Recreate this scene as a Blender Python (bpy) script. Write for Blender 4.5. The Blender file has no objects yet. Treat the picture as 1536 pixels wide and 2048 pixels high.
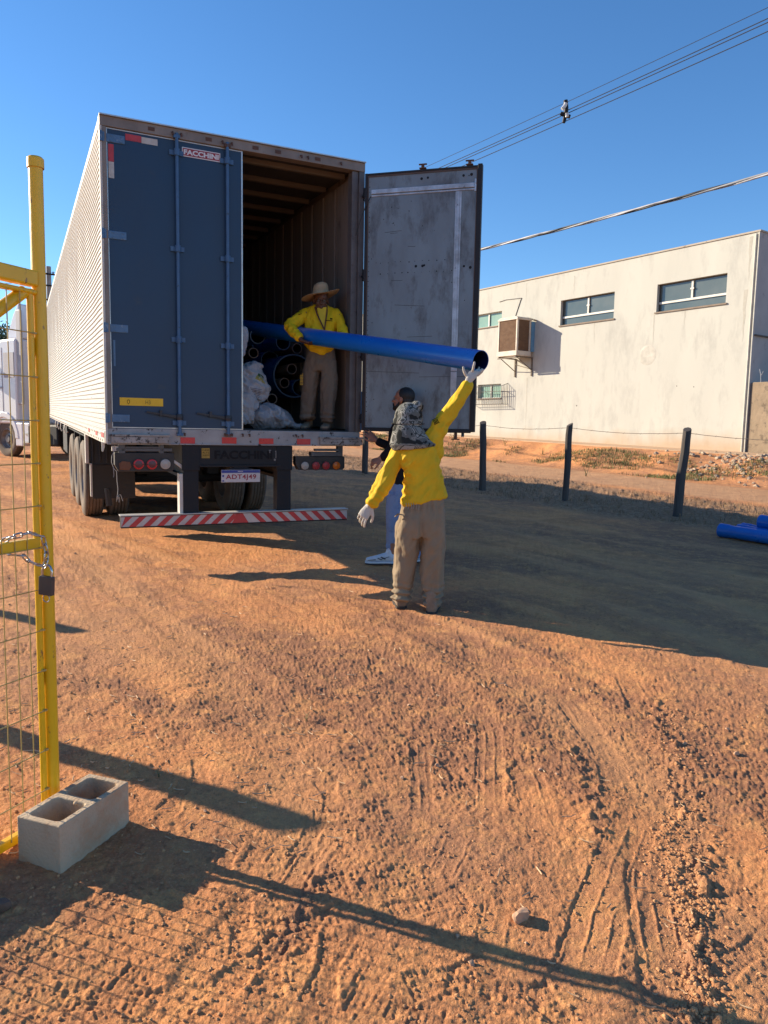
import bpy, bmesh, math, random
import numpy as np
from mathutils import Vector, Matrix, noise as mnoise
from math import sin, cos, pi, radians as rad

random.seed(7); np.random.seed(7)
scene = bpy.context.scene
COL = scene.collection
V = Vector

# ------------------------------------------------------------------ camera, sky, sun
F_PX, PITCH, ROLL, EYE = 1509.3, -.1093, .0184, 1.55
_f = V((0, cos(PITCH), sin(PITCH))); _r0 = V((1, 0, 0)); _u0 = _r0.cross(_f)
_r = cos(ROLL)*_r0 + sin(ROLL)*_u0; _u = -sin(ROLL)*_r0 + cos(ROLL)*_u0
cam_d = bpy.data.cameras.new('camera'); cam = bpy.data.objects.new('camera', cam_d); COL.objects.link(cam)
cam_d.sensor_fit = 'VERTICAL'; cam_d.sensor_height = 36; cam_d.lens = F_PX*36/2048
cam_d.clip_start = .05; cam_d.clip_end = 2000
cam.matrix_world = Matrix(((_r.x, _u.x, -_f.x, 0), (_r.y, _u.y, -_f.y, 0), (_r.z, _u.z, -_f.z, EYE), (0, 0, 0, 1)))
scene.camera = cam

SUN_EL, SUN_AZ = rad(21.0), rad(180-21.3)        # azimuth measured from +X towards +Y
world = bpy.data.worlds.new('World'); scene.world = world; world.use_nodes = True
nt = world.node_tree; nt.nodes.clear()
wo = nt.nodes.new('ShaderNodeOutputWorld'); bg = nt.nodes.new('ShaderNodeBackground'); sk = nt.nodes.new('ShaderNodeTexSky')
sk.sky_type = 'NISHITA'; sk.sun_disc = False; sk.sun_elevation = SUN_EL; sk.sun_rotation = pi/2 - SUN_AZ
sk.altitude = 900; sk.air_density = 1.0; sk.dust_density = .05; sk.ozone_density = 3.2
bg.inputs['Strength'].default_value = .102
hs = nt.nodes.new('ShaderNodeHueSaturation'); hs.inputs['Saturation'].default_value = 1.16
nt.links.new(sk.outputs[0], hs.inputs['Color']); tn = nt.nodes.new('ShaderNodeMix'); tn.data_type = 'RGBA'; tn.blend_type = 'MULTIPLY'; tn.inputs[0].default_value = 1; tn.inputs[7].default_value = (1.0, 1.04, 1.10, 1)
nt.links.new(hs.outputs[0], tn.inputs[6]); nt.links.new(tn.outputs[2], bg.inputs[0]); nt.links.new(bg.outputs[0], wo.inputs[0])
sun_d = bpy.data.lights.new('sun', 'SUN'); sun = bpy.data.objects.new('sun', sun_d); COL.objects.link(sun)
sun_d.energy = 5.0; sun_d.angle = rad(.5); sun_d.color = (1, .85, .64)
SD = V((cos(SUN_EL)*cos(SUN_AZ), cos(SUN_EL)*sin(SUN_AZ), sin(SUN_EL)))
sun.rotation_euler = (-SD).to_track_quat('-Z', 'Y').to_euler(); sun.location = SD*40
scene.view_settings.view_transform = 'Standard'; scene.view_settings.look = 'None'
scene.view_settings.exposure = .86; scene.view_settings.gamma = 1

def pt(px, py, Y):
    """world point seen at photo pixel px, py at world depth Y"""
    d = _r*((px-768)/F_PX) + _u*((1024-py)/F_PX) + _f
    return d*(Y/d.y) + V((0, 0, EYE))

# ------------------------------------------------------------------ truck frame and ground level
YAW = .4482; SP = .0229
A_ = V((cos(YAW), sin(YAW), 0)); B_ = V((-sin(YAW), cos(YAW), 0)); Z_ = V((0, 0, 1))
OT = V((-2.6318, 7.1715, .174))
def T(a, b, z): return OT + A_*a + B_*b + Z_*(z + SP*b)
def Tp(px, py, b=0.):
    """local (a, z) on the trailer cross plane b under photo pixel"""
    d = _r*((px-768)/F_PX) + _u*((1024-py)/F_PX) + _f; e = V((0, 0, EYE))
    t = ((OT-e).dot(B_)+b)/d.dot(B_); q = e+d*t-OT
    return q.dot(A_), q.z-SP*b
# ------------------------------------------------------------------ materials
MATS = {}
def mat(name, col, rough=.6, metal=0., col2=None, nscale=4., namt=.5, bump=0., bscale=60., spec=.5, stretch=(1, 1, 1),
        col3=None, n3=18., t3=(.55, .65), rvar=.12, aniso=None, coat=0., alpha=None, trans=0., detail=6.):
    if name in MATS: return MATS[name]
    m = bpy.data.materials.new(name); m.use_nodes = True; n = m.node_tree; p = n.nodes['Principled BSDF']
    p.inputs['Roughness'].default_value = rough; p.inputs['Metallic'].default_value = metal
    p.inputs['Specular IOR Level'].default_value = spec
    if coat: p.inputs['Coat Weight'].default_value = coat
    if trans: p.inputs['Transmission Weight'].default_value = trans
    tc = n.nodes.new('ShaderNodeTexCoord'); mp = n.nodes.new('ShaderNodeMapping'); mp.inputs['Scale'].default_value = stretch
    n.links.new(tc.outputs['Object'], mp.inputs[0])
    base = None
    c2 = col2 if col2 else tuple(c*.72 for c in col)
    nz = n.nodes.new('ShaderNodeTexNoise'); nz.inputs['Scale'].default_value = nscale; nz.inputs['Detail'].default_value = detail; nz.inputs['Roughness'].default_value = .6
    n.links.new(mp.outputs[0], nz.inputs['Vector'])
    rp = n.nodes.new('ShaderNodeMapRange'); rp.inputs[1].default_value = .5-.22/max(namt, .05)*.5; rp.inputs[2].default_value = .5+.22/max(namt, .05)*.5
    n.links.new(nz.outputs['Fac'], rp.inputs[0])
    mx = n.nodes.new('ShaderNodeMix'); mx.data_type = 'RGBA'
    mx.inputs[6].default_value = (*col, 1); mx.inputs[7].default_value = (*c2, 1)
    n.links.new(rp.outputs[0], mx.inputs[0]); base = mx.outputs[2]
    if col3:
        nz3 = n.nodes.new('ShaderNodeTexNoise'); nz3.inputs['Scale'].default_value = n3; nz3.inputs['Detail'].default_value = 8; nz3.inputs['Roughness'].default_value = .7
        n.links.new(mp.outputs[0], nz3.inputs['Vector'])
        r3 = n.nodes.new('ShaderNodeMapRange'); r3.inputs[1].default_value = t3[0]; r3.inputs[2].default_value = t3[1]
        n.links.new(nz3.outputs['Fac'], r3.inputs[0])
        m3 = n.nodes.new('ShaderNodeMix'); m3.data_type = 'RGBA'; n.links.new(r3.outputs[0], m3.inputs[0]); n.links.new(base, m3.inputs[6]); m3.inputs[7].default_value = (*col3, 1)
        base = m3.outputs[2]
    n.links.new(base, p.inputs['Base Color'])
    if rvar:
        rr = n.nodes.new('ShaderNodeMapRange'); rr.inputs[3].default_value = max(rough-rvar, .03); rr.inputs[4].default_value = min(rough+rvar, 1)
        n.links.new(nz.outputs['Fac'], rr.inputs[0]); n.links.new(rr.outputs[0], p.inputs['Roughness'])
    if bump:
        bz = n.nodes.new('ShaderNodeTexNoise'); bz.inputs['Scale'].default_value = bscale; bz.inputs['Detail'].default_value = 5
        n.links.new(mp.outputs[0], bz.inputs['Vector'])
        bp = n.nodes.new('ShaderNodeBump'); bp.inputs['Strength'].default_value = 1; bp.inputs['Distance'].default_value = bump
        n.links.new(bz.outputs['Fac'], bp.inputs['Height']); n.links.new(bp.outputs[0], p.inputs['Normal'])
    MATS[name] = m
    return m

# ------------------------------------------------------------------ object helpers
def link(o, parent=None):
    COL.objects.link(o)
    if parent: o.parent = parent
    return o
def tag(o, label=None, cat=None, group=None, kind=None):
    if label: o['label'] = label
    if cat: o['category'] = cat
    if group: o['group'] = group
    if kind: o['kind'] = kind
    return o
def thing(name, label, cat, loc=(0, 0, 0), rz=0., group=None):
    o = bpy.data.objects.new(name, None); COL.objects.link(o); o.empty_display_size = .2
    o.location = loc; o.rotation_euler = (0, 0, rz)
    return tag(o, label, cat, group)
def wmat(o):
    M = Matrix.LocRotScale(o.location, o.rotation_euler, o.scale)
    return wmat(o.parent) @ M if o.parent else M
def copy_tree(o, parent=None):
    c = o.copy(); COL.objects.link(c); c.parent = parent
    for ch in [x for x in COL.objects if x.parent == o]: copy_tree(ch, c)
    return c

def perp(d):
    d = d.normalized(); a = V((0, 0, 1)) if abs(d.z) < .9 else V((1, 0, 0))
    x = a.cross(d).normalized(); return x, d.cross(x).normalized()

class MB:
    """collects shapes in world space (through the frame f) and links them as one mesh object"""
    def __init__(s, f=None): s.v = []; s.F = []; s.m = []; s.f = f or (lambda x, y, z: V((x, y, z))); s.mi = 0
    def vv(s, p): s.v.append(V(p)); return len(s.v)-1
    def face(s, idx): s.F.append(tuple(idx)); s.m.append(s.mi)
    def quad(s, *ps): s.face([s.vv(s.f(*p)) for p in ps])
    def box(s, x0, x1, y0, y1, z0, z1):
        i = [s.vv(s.f(x, y, z)) for z in (z0, z1) for x, y in ((x0, y0), (x1, y0), (x1, y1), (x0, y1))]
        for q in ((3, 2, 1, 0), (4, 5, 6, 7), (0, 1, 5, 4), (1, 2, 6, 5), (2, 3, 7, 6), (3, 0, 4, 7)): s.face([i[k] for k in q])
    def prism(s, poly, a0, a1, axis='y'):
        """polygon of two coordinates extruded along axis"""
        def P(u, w, t): return {'y': (u, t, w), 'x': (t, u, w), 'z': (u, w, t)}[axis]
        n = len(poly); i0 = [s.vv(s.f(*P(u, w, a0))) for u, w in poly]; i1 = [s.vv(s.f(*P(u, w, a1))) for u, w in poly]
        s.face(i0[::-1]); s.face(i1)
        for k in range(n): s.face((i0[k], i0[(k+1) % n], i1[(k+1) % n], i1[k]))
    def tube(s, pts, r, n=10, caps=True, mapped=True, closed=False):
        P = [s.f(*p) if mapped else V(p) for p in pts]; R = r if isinstance(r, (list, tuple)) else [r]*len(P)
        rings = []; ux = None; N = len(P)
        for k, p in enumerate(P):
            if closed: d = P[(k+1) % N]-P[k-1]
            else: d = P[min(k+1, N-1)]-P[max(k-1, 0)]
            if d.length < 1e-9: d = V((0, 0, 1))
            d.normalize()
            if ux is None: ux, _ = perp(d)
            ux = (ux-d*ux.dot(d)); ux = ux.normalized() if ux.length > 1e-6 else perp(d)[0]
            uy = d.cross(ux)
            rings.append([s.vv(p+(ux*cos(2*pi*j/n)+uy*sin(2*pi*j/n))*R[k]) for j in range(n)])
        for k in range(N if closed else N-1):
            a, b = rings[k], rings[(k+1) % N]
            for j in range(n): s.face((a[j], a[(j+1) % n], b[(j+1) % n], b[j]))
        if caps and not closed: s.face(rings[0][::-1]); s.face(rings[-1])
        return s
    def lathe(s, prof, c, ax, n=32, ref=None, a0=0, a1=2*pi):
        """prof: (radius, distance along axis); c, ax in world space"""
        c = V(c); ax = V(ax).normalized(); ux, uy = perp(ax)
        rings = []
        for rr, h in prof:
            rings.append([s.vv(c+ax*h+(ux*cos(a0+(a1-a0)*j/n)+uy*sin(a0+(a1-a0)*j/n))*rr) for j in range(n)])
        for k in range(len(prof)-1):
            for j in range(n): s.face((rings[k][j], rings[k][(j+1) % n], rings[k+1][(j+1) % n], rings[k+1][j]))
        return rings
    def disc(s, c, ax, r, n=20, flip=False):
        c = V(c); ux, uy = perp(V(ax)); i = [s.vv(c+(ux*cos(2*pi*j/n)+uy*sin(2*pi*j/n))*r) for j in range(n)]
        s.face(i[::-1] if flip else i)
    def cyl(s, p0, p1, r, n=16): s.tube([p0, p1], r, n, mapped=True)
    def build(s, name, mats, parent=None, smooth=None, bevel=0., label=None, fixn=True):
        me = bpy.data.meshes.new(name); M = wmat(parent).inverted() if parent else Matrix.Identity(4)
        me.from_pydata([tuple(M @ p) for p in s.v], [], s.F)
        if not isinstance(mats, (list, tuple)): mats = [mats]
        for q in mats: me.materials.append(q)
        me.polygons.foreach_set('material_index', s.m)
        if fixn:
            bm = bmesh.new(); bm.from_mesh(me); bmesh.ops.remove_doubles(bm, verts=bm.verts, dist=1e-5) if smooth else None
            bmesh.ops.recalc_face_normals(bm, faces=bm.faces); bm.to_mesh(me); bm.free()
        if smooth is not None:
            me.shade_smooth(); me.set_sharp_from_angle(angle=rad(smooth))
        me.update()
        o = bpy.data.objects.new(name, me); link(o, parent)
        if bevel:
            b = o.modifiers.new('bevel', 'BEVEL'); b.width = bevel; b.segments = 2; b.limit_method = 'ANGLE'; b.angle_limit = rad(40); b.harden_normals = False
        if label: o['label'] = label
        return o

def build_each(mb, name, mats, parent=None, **kw):
    """one object for every separate piece of the shape"""
    par = list(range(len(mb.v)))
    def fd(i):
        while par[i] != i: par[i] = par[par[i]]; i = par[i]
        return i
    for f in mb.F:
        for k in f[1:]: par[fd(k)] = fd(f[0])
    gr = {}
    for k, f in enumerate(mb.F): gr.setdefault(fd(f[0]), []).append(k)
    out = []
    for ks in gr.values():
        m = MB(); mp = {}
        for k in ks:
            f = []
            for i in mb.F[k]:
                if i not in mp: mp[i] = m.vv(mb.v[i])
                f.append(mp[i])
            m.face(f)
        out.append(m.build(name, mats, parent, **kw))
    return out

def center_origin(o):
    """move a top-level mesh's origin to the base of its mesh"""
    me = o.data; n = len(me.vertices); a = np.empty(n*3); me.vertices.foreach_get('co', a); a = a.reshape(-1, 3)
    c = np.array([(a[:, 0].min()+a[:, 0].max())/2, (a[:, 1].min()+a[:, 1].max())/2, a[:, 2].min()])
    me.vertices.foreach_set('co', (a-c).ravel()); o.location = o.location+V(c); me.update(); return o

def text_mesh(name, s, org, xd, zd, w, h, m, parent, depth=.003, bold=.012, spacing=1.):
    """lettering: org lower left corner, xd / zd unit directions, w x h metres"""
    c = bpy.data.curves.new(name, 'FONT'); c.body = s; c.size = 1; c.offset = bold; c.extrude = .01; c.space_character = spacing; c.resolution_u = 3
    o = bpy.data.objects.new(name, c); COL.objects.link(o); bpy.context.view_layer.update()
    me = bpy.data.meshes.new_from_object(o.evaluated_get(bpy.context.evaluated_depsgraph_get()))
    bpy.data.objects.remove(o); bpy.data.curves.remove(c)
    n = len(me.vertices); a = np.empty(n*3); me.vertices.foreach_get('co', a); a = a.reshape(-1, 3)
    a[:, 0] = (a[:, 0]-a[:, 0].min())/np.ptp(a[:, 0]); a[:, 1] = (a[:, 1]-a[:, 1].min())/np.ptp(a[:, 1]); a[:, 2] = (a[:, 2]-a[:, 2].min())/max(np.ptp(a[:, 2]), 1e-6)
    xd = V(xd).normalized(); zd = V(zd).normalized(); nd = xd.cross(zd).normalized()
    P = np.array(org)+a[:, :1]*w*np.array(xd)+a[:, 1:2]*h*np.array(zd)+a[:, 2:]*depth*np.array(nd)
    if parent:
        M = np.array(wmat(parent).inverted()); P = P @ M[:3, :3].T + M[:3, 3]
    me.vertices.foreach_set('co', P.ravel()); me.materials.clear(); me.materials.append(m); me.update()
    o = bpy.data.objects.new(name, me); link(o, parent); return o

# ------------------------------------------------------------------ blobs: closed shapes fused into one surface
def chain(mb, pts, n=12):
    """capsule chain: pts = [(point, radius)]"""
    for k, (p, r) in enumerate(pts):
        p = V(p)
        rr = [(max(r*sin(pi*i/8), 1e-4), -r*cos(pi*i/8)) for i in range(9)]
        mb.lathe(rr, p, (0, 0, 1), n)
        if k:
            q, r0 = V(pts[k-1][0]), pts[k-1][1]; d = p-q
            if d.length > 1e-5:
                ax = d.normalized(); rg = mb.lathe([(r0*.995, 0), (r*.995, d.length)], q, ax, n)
                mb.face(rg[0][::-1]); mb.face(rg[1])
def loft(mb, rings, n=20, sq=2.3):
    """rings = [(centre, xvec, yvec)] ; super-ellipse sections"""
    R = []
    for c, x, y in rings:
        c, x, y = V(c), V(x), V(y); row = []
        for j in range(n):
            t = 2*pi*j/n; cx, sy = cos(t), sin(t)
            row.append(mb.vv(c+x*(abs(cx)**(2/sq)*(1 if cx > 0 else -1))+y*(abs(sy)**(2/sq)*(1 if sy > 0 else -1))))
        R.append(row)
    for a, b in zip(R, R[1:]):
        for j in range(n): mb.face((a[j], a[(j+1) % n], b[(j+1) % n], b[j]))
    mb.face(R[0][::-1]); mb.face(R[-1])
def ellip(mb, c, rx, ry, rz, rot=None, n=20):
    c = V(c); R = rot if rot else Matrix.Identity(3); rows = []
    for i in range(n//2+1):
        t = pi*i/(n//2); rows.append([mb.vv(c+R @ V((rx*max(sin(t), 1e-3)*cos(2*pi*j/n), ry*max(sin(t), 1e-3)*sin(2*pi*j/n), -rz*cos(t)))) for j in range(n)])
    for a, b in zip(rows, rows[1:]):
        for j in range(n): mb.face((a[j], a[(j+1) % n], b[(j+1) % n], b[j]))
def fuse(mb, name, m, parent=None, voxel=.008, smooth=4, disp=None, label=None, cut=None):
    me = bpy.data.meshes.new('tmp'); me.from_pydata([tuple(p) for p in mb.v], [], mb.F)
    bm = bmesh.new(); bm.from_mesh(me); bmesh.ops.remove_doubles(bm, verts=bm.verts, dist=1e-5); bmesh.ops.recalc_face_normals(bm, faces=bm.faces); bm.to_mesh(me); bm.free()
    o = bpy.data.objects.new('tmp', me); COL.objects.link(o)
    r = o.modifiers.new('r', 'REMESH'); r.mode = 'VOXEL'; r.voxel_size = voxel; r.use_smooth_shade = True
    if smooth:
        q = o.modifiers.new('s', 'SMOOTH'); q.iterations = smooth; q.factor = .5
    bpy.context.view_layer.update()
    out = bpy.data.meshes.new_from_object(o.evaluated_get(bpy.context.evaluated_depsgraph_get()))
    bpy.data.objects.remove(o); bpy.data.meshes.remove(me)
    n = len(out.vertices); a = np.empty(n*3); out.vertices.foreach_get('co', a); a = a.reshape(-1, 3)
    if disp:
        nn = np.empty(n*3); out.vertices.foreach_get('normal', nn); nn = nn.reshape(-1, 3)
        d = np.array([disp(V(p), V(q)) for p, q in zip(a, nn)]); a = a+nn*d[:, None]
    if parent:
        M = np.array(wmat(parent).inverted()); a = a @ M[:3, :3].T + M[:3, 3]
    out.vertices.foreach_set('co', a.ravel()); out.materials.clear()
    for q in (m if isinstance(m, (list, tuple)) else [m]): out.materials.append(q)
    out.shade_smooth(); out.name = name; out.update()
    o = bpy.data.objects.new(name, out); link(o, parent)
    if label: o['label'] = label
    return o
def folds(amp, sc, dirv=(0, 0, 1), stretch=.35, seed=0.):
    """cloth folds: ridged noise stretched along dirv"""
    d = V(dirv).normalized()
    def f(p, n):
        q = p-d*p.dot(d)*(1-stretch); q = q*sc+V((seed, seed*1.7, -seed))
        a = mnoise.noise(q); b = mnoise.noise(q*2.1+V((5, 3, 1)))
        return amp*((1-abs(a)*2.2)*.6+b*.5)
    return f

# ------------------------------------------------------------------ ground height
def vn(x, y, seed=0):
    xi = np.floor(x).astype(np.int64); yi = np.floor(y).astype(np.int64); xf = x-xi; yf = y-yi
    u = xf*xf*xf*(xf*(xf*6-15)+10); v = yf*yf*yf*(yf*(yf*6-15)+10)
    def h(a, b):
        k = (a*374761393+b*668265263+seed*2147483647) & 0xffffffff
        k = ((k ^ (k >> 13))*1274126177) & 0xffffffff
        return ((k ^ (k >> 16)) & 0xffff)/65535.*2-1
    return (h(xi, yi)*(1-u)+h(xi+1, yi)*u)*(1-v)+(h(xi, yi+1)*(1-u)+h(xi+1, yi+1)*u)*v
def fbm(x, y, f, o=4, seed=0, g=.5):
    t = 0; a = 1.
    for k in range(o):
        c, s = cos(k*1.3+.4), sin(k*1.3+.4)
        t = t+a*vn((x*c-y*s)*f+17.3*k, (x*s+y*c)*f-9.1*k, seed+k); a *= g; f *= 2.03
    return t
WC = V((11.40, 24.0, 0)); WD = V((-.564, .826, 0)).normalized(); WN = V((-WD.y, WD.x, 0)); WN = -WN if WN.y > 0 else WN   # street wall: corner, direction, outward normal
def sstep(a, b, x):
    t = np.clip((x-a)/(b-a), 0, 1); return t*t*(3-2*t)
def base_z(x, y):
    s = -sin(YAW)*x+cos(YAW)*y
    s = np.where(s > 30, 30+20*(1-np.exp(-(np.maximum(s, 30)-30)/20)), s)
    s = np.where(s < -15, -15-10*(1-np.exp((np.minimum(s, -15)+15)/10)), s)
    z = SP*s
    w = (x-WC.x)*WN.x+(y-WC.y)*WN.y            # metres out from the street wall
    z = z+.62*(1-sstep(1.9, 3.9, w+.35*vn(x*.9, y*.9, 5)))-.05*sstep(3.4, 4.2, w)*(1-sstep(4.2, 5.5, w))
    return z
def hgt(x, y):
    x = np.atleast_1d(np.asarray(x, float)); y = np.atleast_1d(np.asarray(y, float))
    return base_z(x, y)
def gz(x, y): return float(hgt(x, y)[0])
def gpt(px, py):
    """ground point under a photo pixel"""
    d = _r*((px-768)/F_PX) + _u*((1024-py)/F_PX) + _f; e = V((0, 0, EYE)); bx, by = -sin(YAW), cos(YAW)
    k = d.z-SP*(bx*d.x+by*d.y)
    if k < -1e-4:
        t = -EYE/k; p = e+d*t; s = bx*p.x+by*p.y; w = (p.x-WC.x)*WN.x+(p.y-WC.y)*WN.y
        if -15 < s < 30 and w > 6: return V((p.x, p.y, SP*s))
    t0 = 1.; t = 1.
    while t < 400:
        p = e+d*t
        if p.z < gz(p.x, p.y): break
        t0 = t; t *= 1.06
    for _ in range(18):
        m = (t0+t)/2; p = e+d*m
        if p.z < gz(p.x, p.y): t = m
        else: t0 = m
    p = e+d*t; return V((p.x, p.y, gz(p.x, p.y)))
# ------------------------------------------------------------------ ground sheet
def px_line(pts): return [gpt(*p) for p in pts]
TRACKS = [  # (pixels of the photograph under the track, half width, depth)
    ([(1128, 2047), (1185, 1880), (1240, 1730), (1288, 1600)], .085, .011),
    ([(1352, 2047), (1318, 1900), (1290, 1740), (1296, 1640)], .075, .009),
    ([(1245, 1590), (1190, 1470), (1120, 1385)], .070, .008),
    ([(1290, 1440), (1255, 1350), (1235, 1305)], .075, .006),
    ([(1135, 1800), (1100, 1690), (1040, 1530)], .070, .008),
    ([(1010, 1800), (975, 1920), (945, 2045)], .055, .006),
    ([(985, 1640), (980, 1480), (955, 1320), (930, 1250)], .065, .006),
    ([(560, 1820), (610, 1740), (655, 1660)], .055, .006),
    ([(842, 1640), (840, 1480)], .045, .006),
    ([(870, 1770), (925, 1650)], .06, .007),
    ([(1440, 1850), (1395, 1690)], .055, .006),
    ([(690, 2040), (740, 1960), (770, 1900)], .045, .005),
    ([(520, 1010), (780, 1055), (1050, 1120), (1400, 1240)], .12, .006)]
RUTS = [    # broad worn wheel lanes of the yard
    ([(1536, 1235), (1250, 1130), (1000, 1050), (760, 990), (640, 960)], .16, .022),
    ([(1536, 1330), (1200, 1190), (960, 1110), (740, 1040)], .15, .018),
    ([(1536, 1160), (1250, 1085), (1000, 1020), (800, 975)], .14, .02),
    ([(100, 1080), (250, 1110), (520, 1130), (760, 1200), (1000, 1330), (1300, 1560), (1420, 1760), (1480, 2040)], .18, .016),
    ([(0, 985), (180, 1120), (420, 1300), (560, 1480), (600, 1700)], .16, .012)]
def seg_field(x, y, line):
    """distance to a polyline, signed across it, and length along it"""
    best = np.full(x.shape, 1e9); al = np.zeros(x.shape); sg = np.zeros(x.shape); L = 0
    for a, b in zip(line, line[1:]):
        dx, dy = b.x-a.x, b.y-a.y; l = math.hypot(dx, dy); ux, uy = dx/l, dy/l
        t = np.clip((x-a.x)*ux+(y-a.y)*uy, 0, l); ex = x-a.x-ux*t; ey = y-a.y-uy*t; d = np.hypot(ex, ey); s = ex*uy-ey*ux
        k = d < best; best = np.where(k, d, best); al = np.where(k, L+t, al); sg = np.where(k, np.sign(s)*d, sg); L += l
    return best, sg, al, L
PRINTS = []
_a, _b = gpt(1300, 1500), gpt(250, 1110); SDIR = math.atan2(_b.y-_a.y, _b.x-_a.x)
def smooth_line(pts, k=3):
    for _ in range(k):
        q = [pts[0]]
        for a, b in zip(pts, pts[1:]): q += [a*.75+b*.25, a*.25+b*.75]
        pts = q+[pts[-1]]
    return pts
def detail(x, y):
    """all relief finer than the lie of the land, and colour masks"""
    r = np.hypot(x, y); n = x.shape
    w = (x-WC.x)*WN.x+(y-WC.y)*WN.y
    near = 1/(1+(r/16.)**2)
    lane = np.zeros(n)
    z = .016*fbm(x, y, .55, 3, 3)*sstep(0, 3, r)
    rough = np.clip(.5+.9*fbm(x, y, .5, 3, 11)+.25*fbm(x, y, 2.2, 2, 12), 0, 1)      # how cloddy the dirt is here
    # bands of darker crumbled earth
    for px, hw in (([(0, 1085), (250, 1175), (480, 1320), (640, 1480), (690, 1700)], .26), ([(260, 1230), (560, 1285), (780, 1400), (830, 1560)], .22), ([(40, 1300), (250, 1390), (420, 1520)], .2), ([(1020, 1340), (1080, 1440), (1150, 1600)], .12), ([(0, 1000), (130, 1060), (300, 1120), (520, 1200)], .2)):
        L = smooth_line(px_line(px)); sel = np.where(r < 16)[0]; d, s, al, LL = seg_field(x[sel], y[sel], L); e = np.exp(-(d/hw)**2)*np.clip(.75+.9*fbm(x[sel], y[sel], 2.5, 3, 140), 0, 1.3)
        rough[sel] = np.clip(np.maximum(rough[sel], e*1.1), 0, 1.15)
    for px, hw, dp in RUTS:
        L = smooth_line(px_line(px)); sel = np.where(r < 30)[0]
        d, s, al, LL = seg_field(x[sel], y[sel], L); e = np.exp(-(d/hw)**2)
        wob = .6+.4*vn(al*.8, al*0+3., 8)
        z[sel] += -dp*e*wob+dp*.5*np.exp(-((d-hw*1.7)/(hw*.5))**2); lane[sel] = np.maximum(lane[sel], e*wob)
    trk = np.zeros(n)
    for i, (px, hw, dp) in enumerate(TRACKS):
        L = smooth_line(px_line(px)); cx = sum(p.x for p in L)/len(L); cy = sum(p.y for p in L)/len(L)
        sel = np.where(np.hypot(x-cx, y-cy) < 4)[0]; d, s, al, LL = seg_field(x[sel], y[sel], L)
        s2 = s+.009*vn(al*4, al*0+i, 21)+.004*vn(al*17, al*0+i, 22)
        inside = 1-sstep(hw*.92, hw*1.06, np.abs(s2)); fade = sstep(0, .12, al)*(1-sstep(LL-.15, LL, al))*np.clip(.55+.9*vn(al*2.3, al*0+i*3, 31), .0, 1)*.85
        rg = sum(np.exp(-((s2-hw*c)/(.0045))**2) for c in ((-.85, -.2, .5), (-.6, .1, .8), (-.8, -.35, .3, .9), (-.7, .65))[i % 4])
        lug = (np.sin(al*2*pi/.028+s2*45) > .15)*1.
        ridge = np.exp(-((np.abs(s2)-hw*1.12)/.012)**2)
        z[sel] += fade*(-dp*.55*inside+inside*(rg*.0033*(.35+.9*np.clip(.5+vn(al*5, s2*30+i, 33), 0, 1.2))+lug*.0004)+ridge*.0022*(.5+vn(s2*60, al*30, 9)))
        trk[sel] = np.maximum(trk[sel], inside*fade)
    flat = np.clip(1-.75*trk-.55*lane, 0, 1)
    roadm = sstep(4.6, 5.6, w)*(1-sstep(8.2, 9.0, w+.4*vn(x*.8, y*.8, 4)))
    verge = sstep(8.4, 9.2, w+.5*vn(x*.7, y*.7, 6))*(1-sstep(12.3, 13.3, w+.4*vn(x*.9, y*.9, 7)))
    flat = flat*(1-.7*roadm)
    a1 = fbm(x, y, 2.3, 3, 40)*.0045; a2 = fbm(x, y, 9, 6, 50, .58)*.0026
    cl = np.maximum(0, fbm(x, y, 40, 3, 60, .65)-.12)*.0040*(.1+.95*rough)
    c2 = np.maximum(0, fbm(x, y, 80, 2, 70, .6)-.05)*.0040*(.3+rough)
    pit = 0*x
    fine = fbm(x, y, 105, 2, 120, .6)*.0012+fbm(x, y, 38, 3, 130, .6)*.0022
    # long faint wheel streaks sweeping from the gate side towards the trailer
    wx = x+.35*np.sin(y*.55); ca, sa = cos(SDIR), sin(SDIR); al_ = wx*ca+y*sa; ac = -wx*sa+y*ca
    st = vn(ac*3.1+.25*vn(al_*.5, ac*0, 203), al_*.22, 201)+.7*vn(ac*8.5, al_*.35, 202)+.5*vn(ac*19, al_*.6, 204)
    yard = sstep(3.2, 5.0, y)*(1-sstep(9.5, 12, -w+22))*(1-verge)*(1-roadm) if False else sstep(3.4, 5.2, y)*sstep(13.0, 14.0, w)
    z = z+st*.0075*yard; lane = np.clip(lane+np.clip(st*.55, -.6, .8)*yard, -.6, 1); rough = np.clip(rough-.35*st*yard, 0, 1.15)
    z = z+fine*(1-.6*trk)+a1+a2*flat+flat*(cl+c2*near**.3+pit)+verge*np.maximum(0, fbm(x, y, 6, 4, 90, .6))*.03
    # clod windrows next to the tracks
    for px, hw, amp in (([(1300, 1400), (1370, 1560), (1400, 1700), (1385, 1850), (1400, 2040)], .07, .016), ([(1150, 1500), (1190, 1600), (1195, 1720)], .05, .012),
                        ([(640, 1540), (720, 1500), (800, 1480)], .12, .007), ([(560, 1900), (620, 1790), (640, 1700)], .07, .008)):
        L = smooth_line(px_line(px)); sel = np.where(r < 9)[0]; d, s, al, LL = seg_field(x[sel], y[sel], L); e = np.exp(-(d/hw)**2)
        z[sel] += e*amp*np.maximum(0, fbm(x[sel], y[sel], 24, 3, 66, .6)+.05)
        rough[sel] = np.maximum(rough[sel], e)
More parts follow.
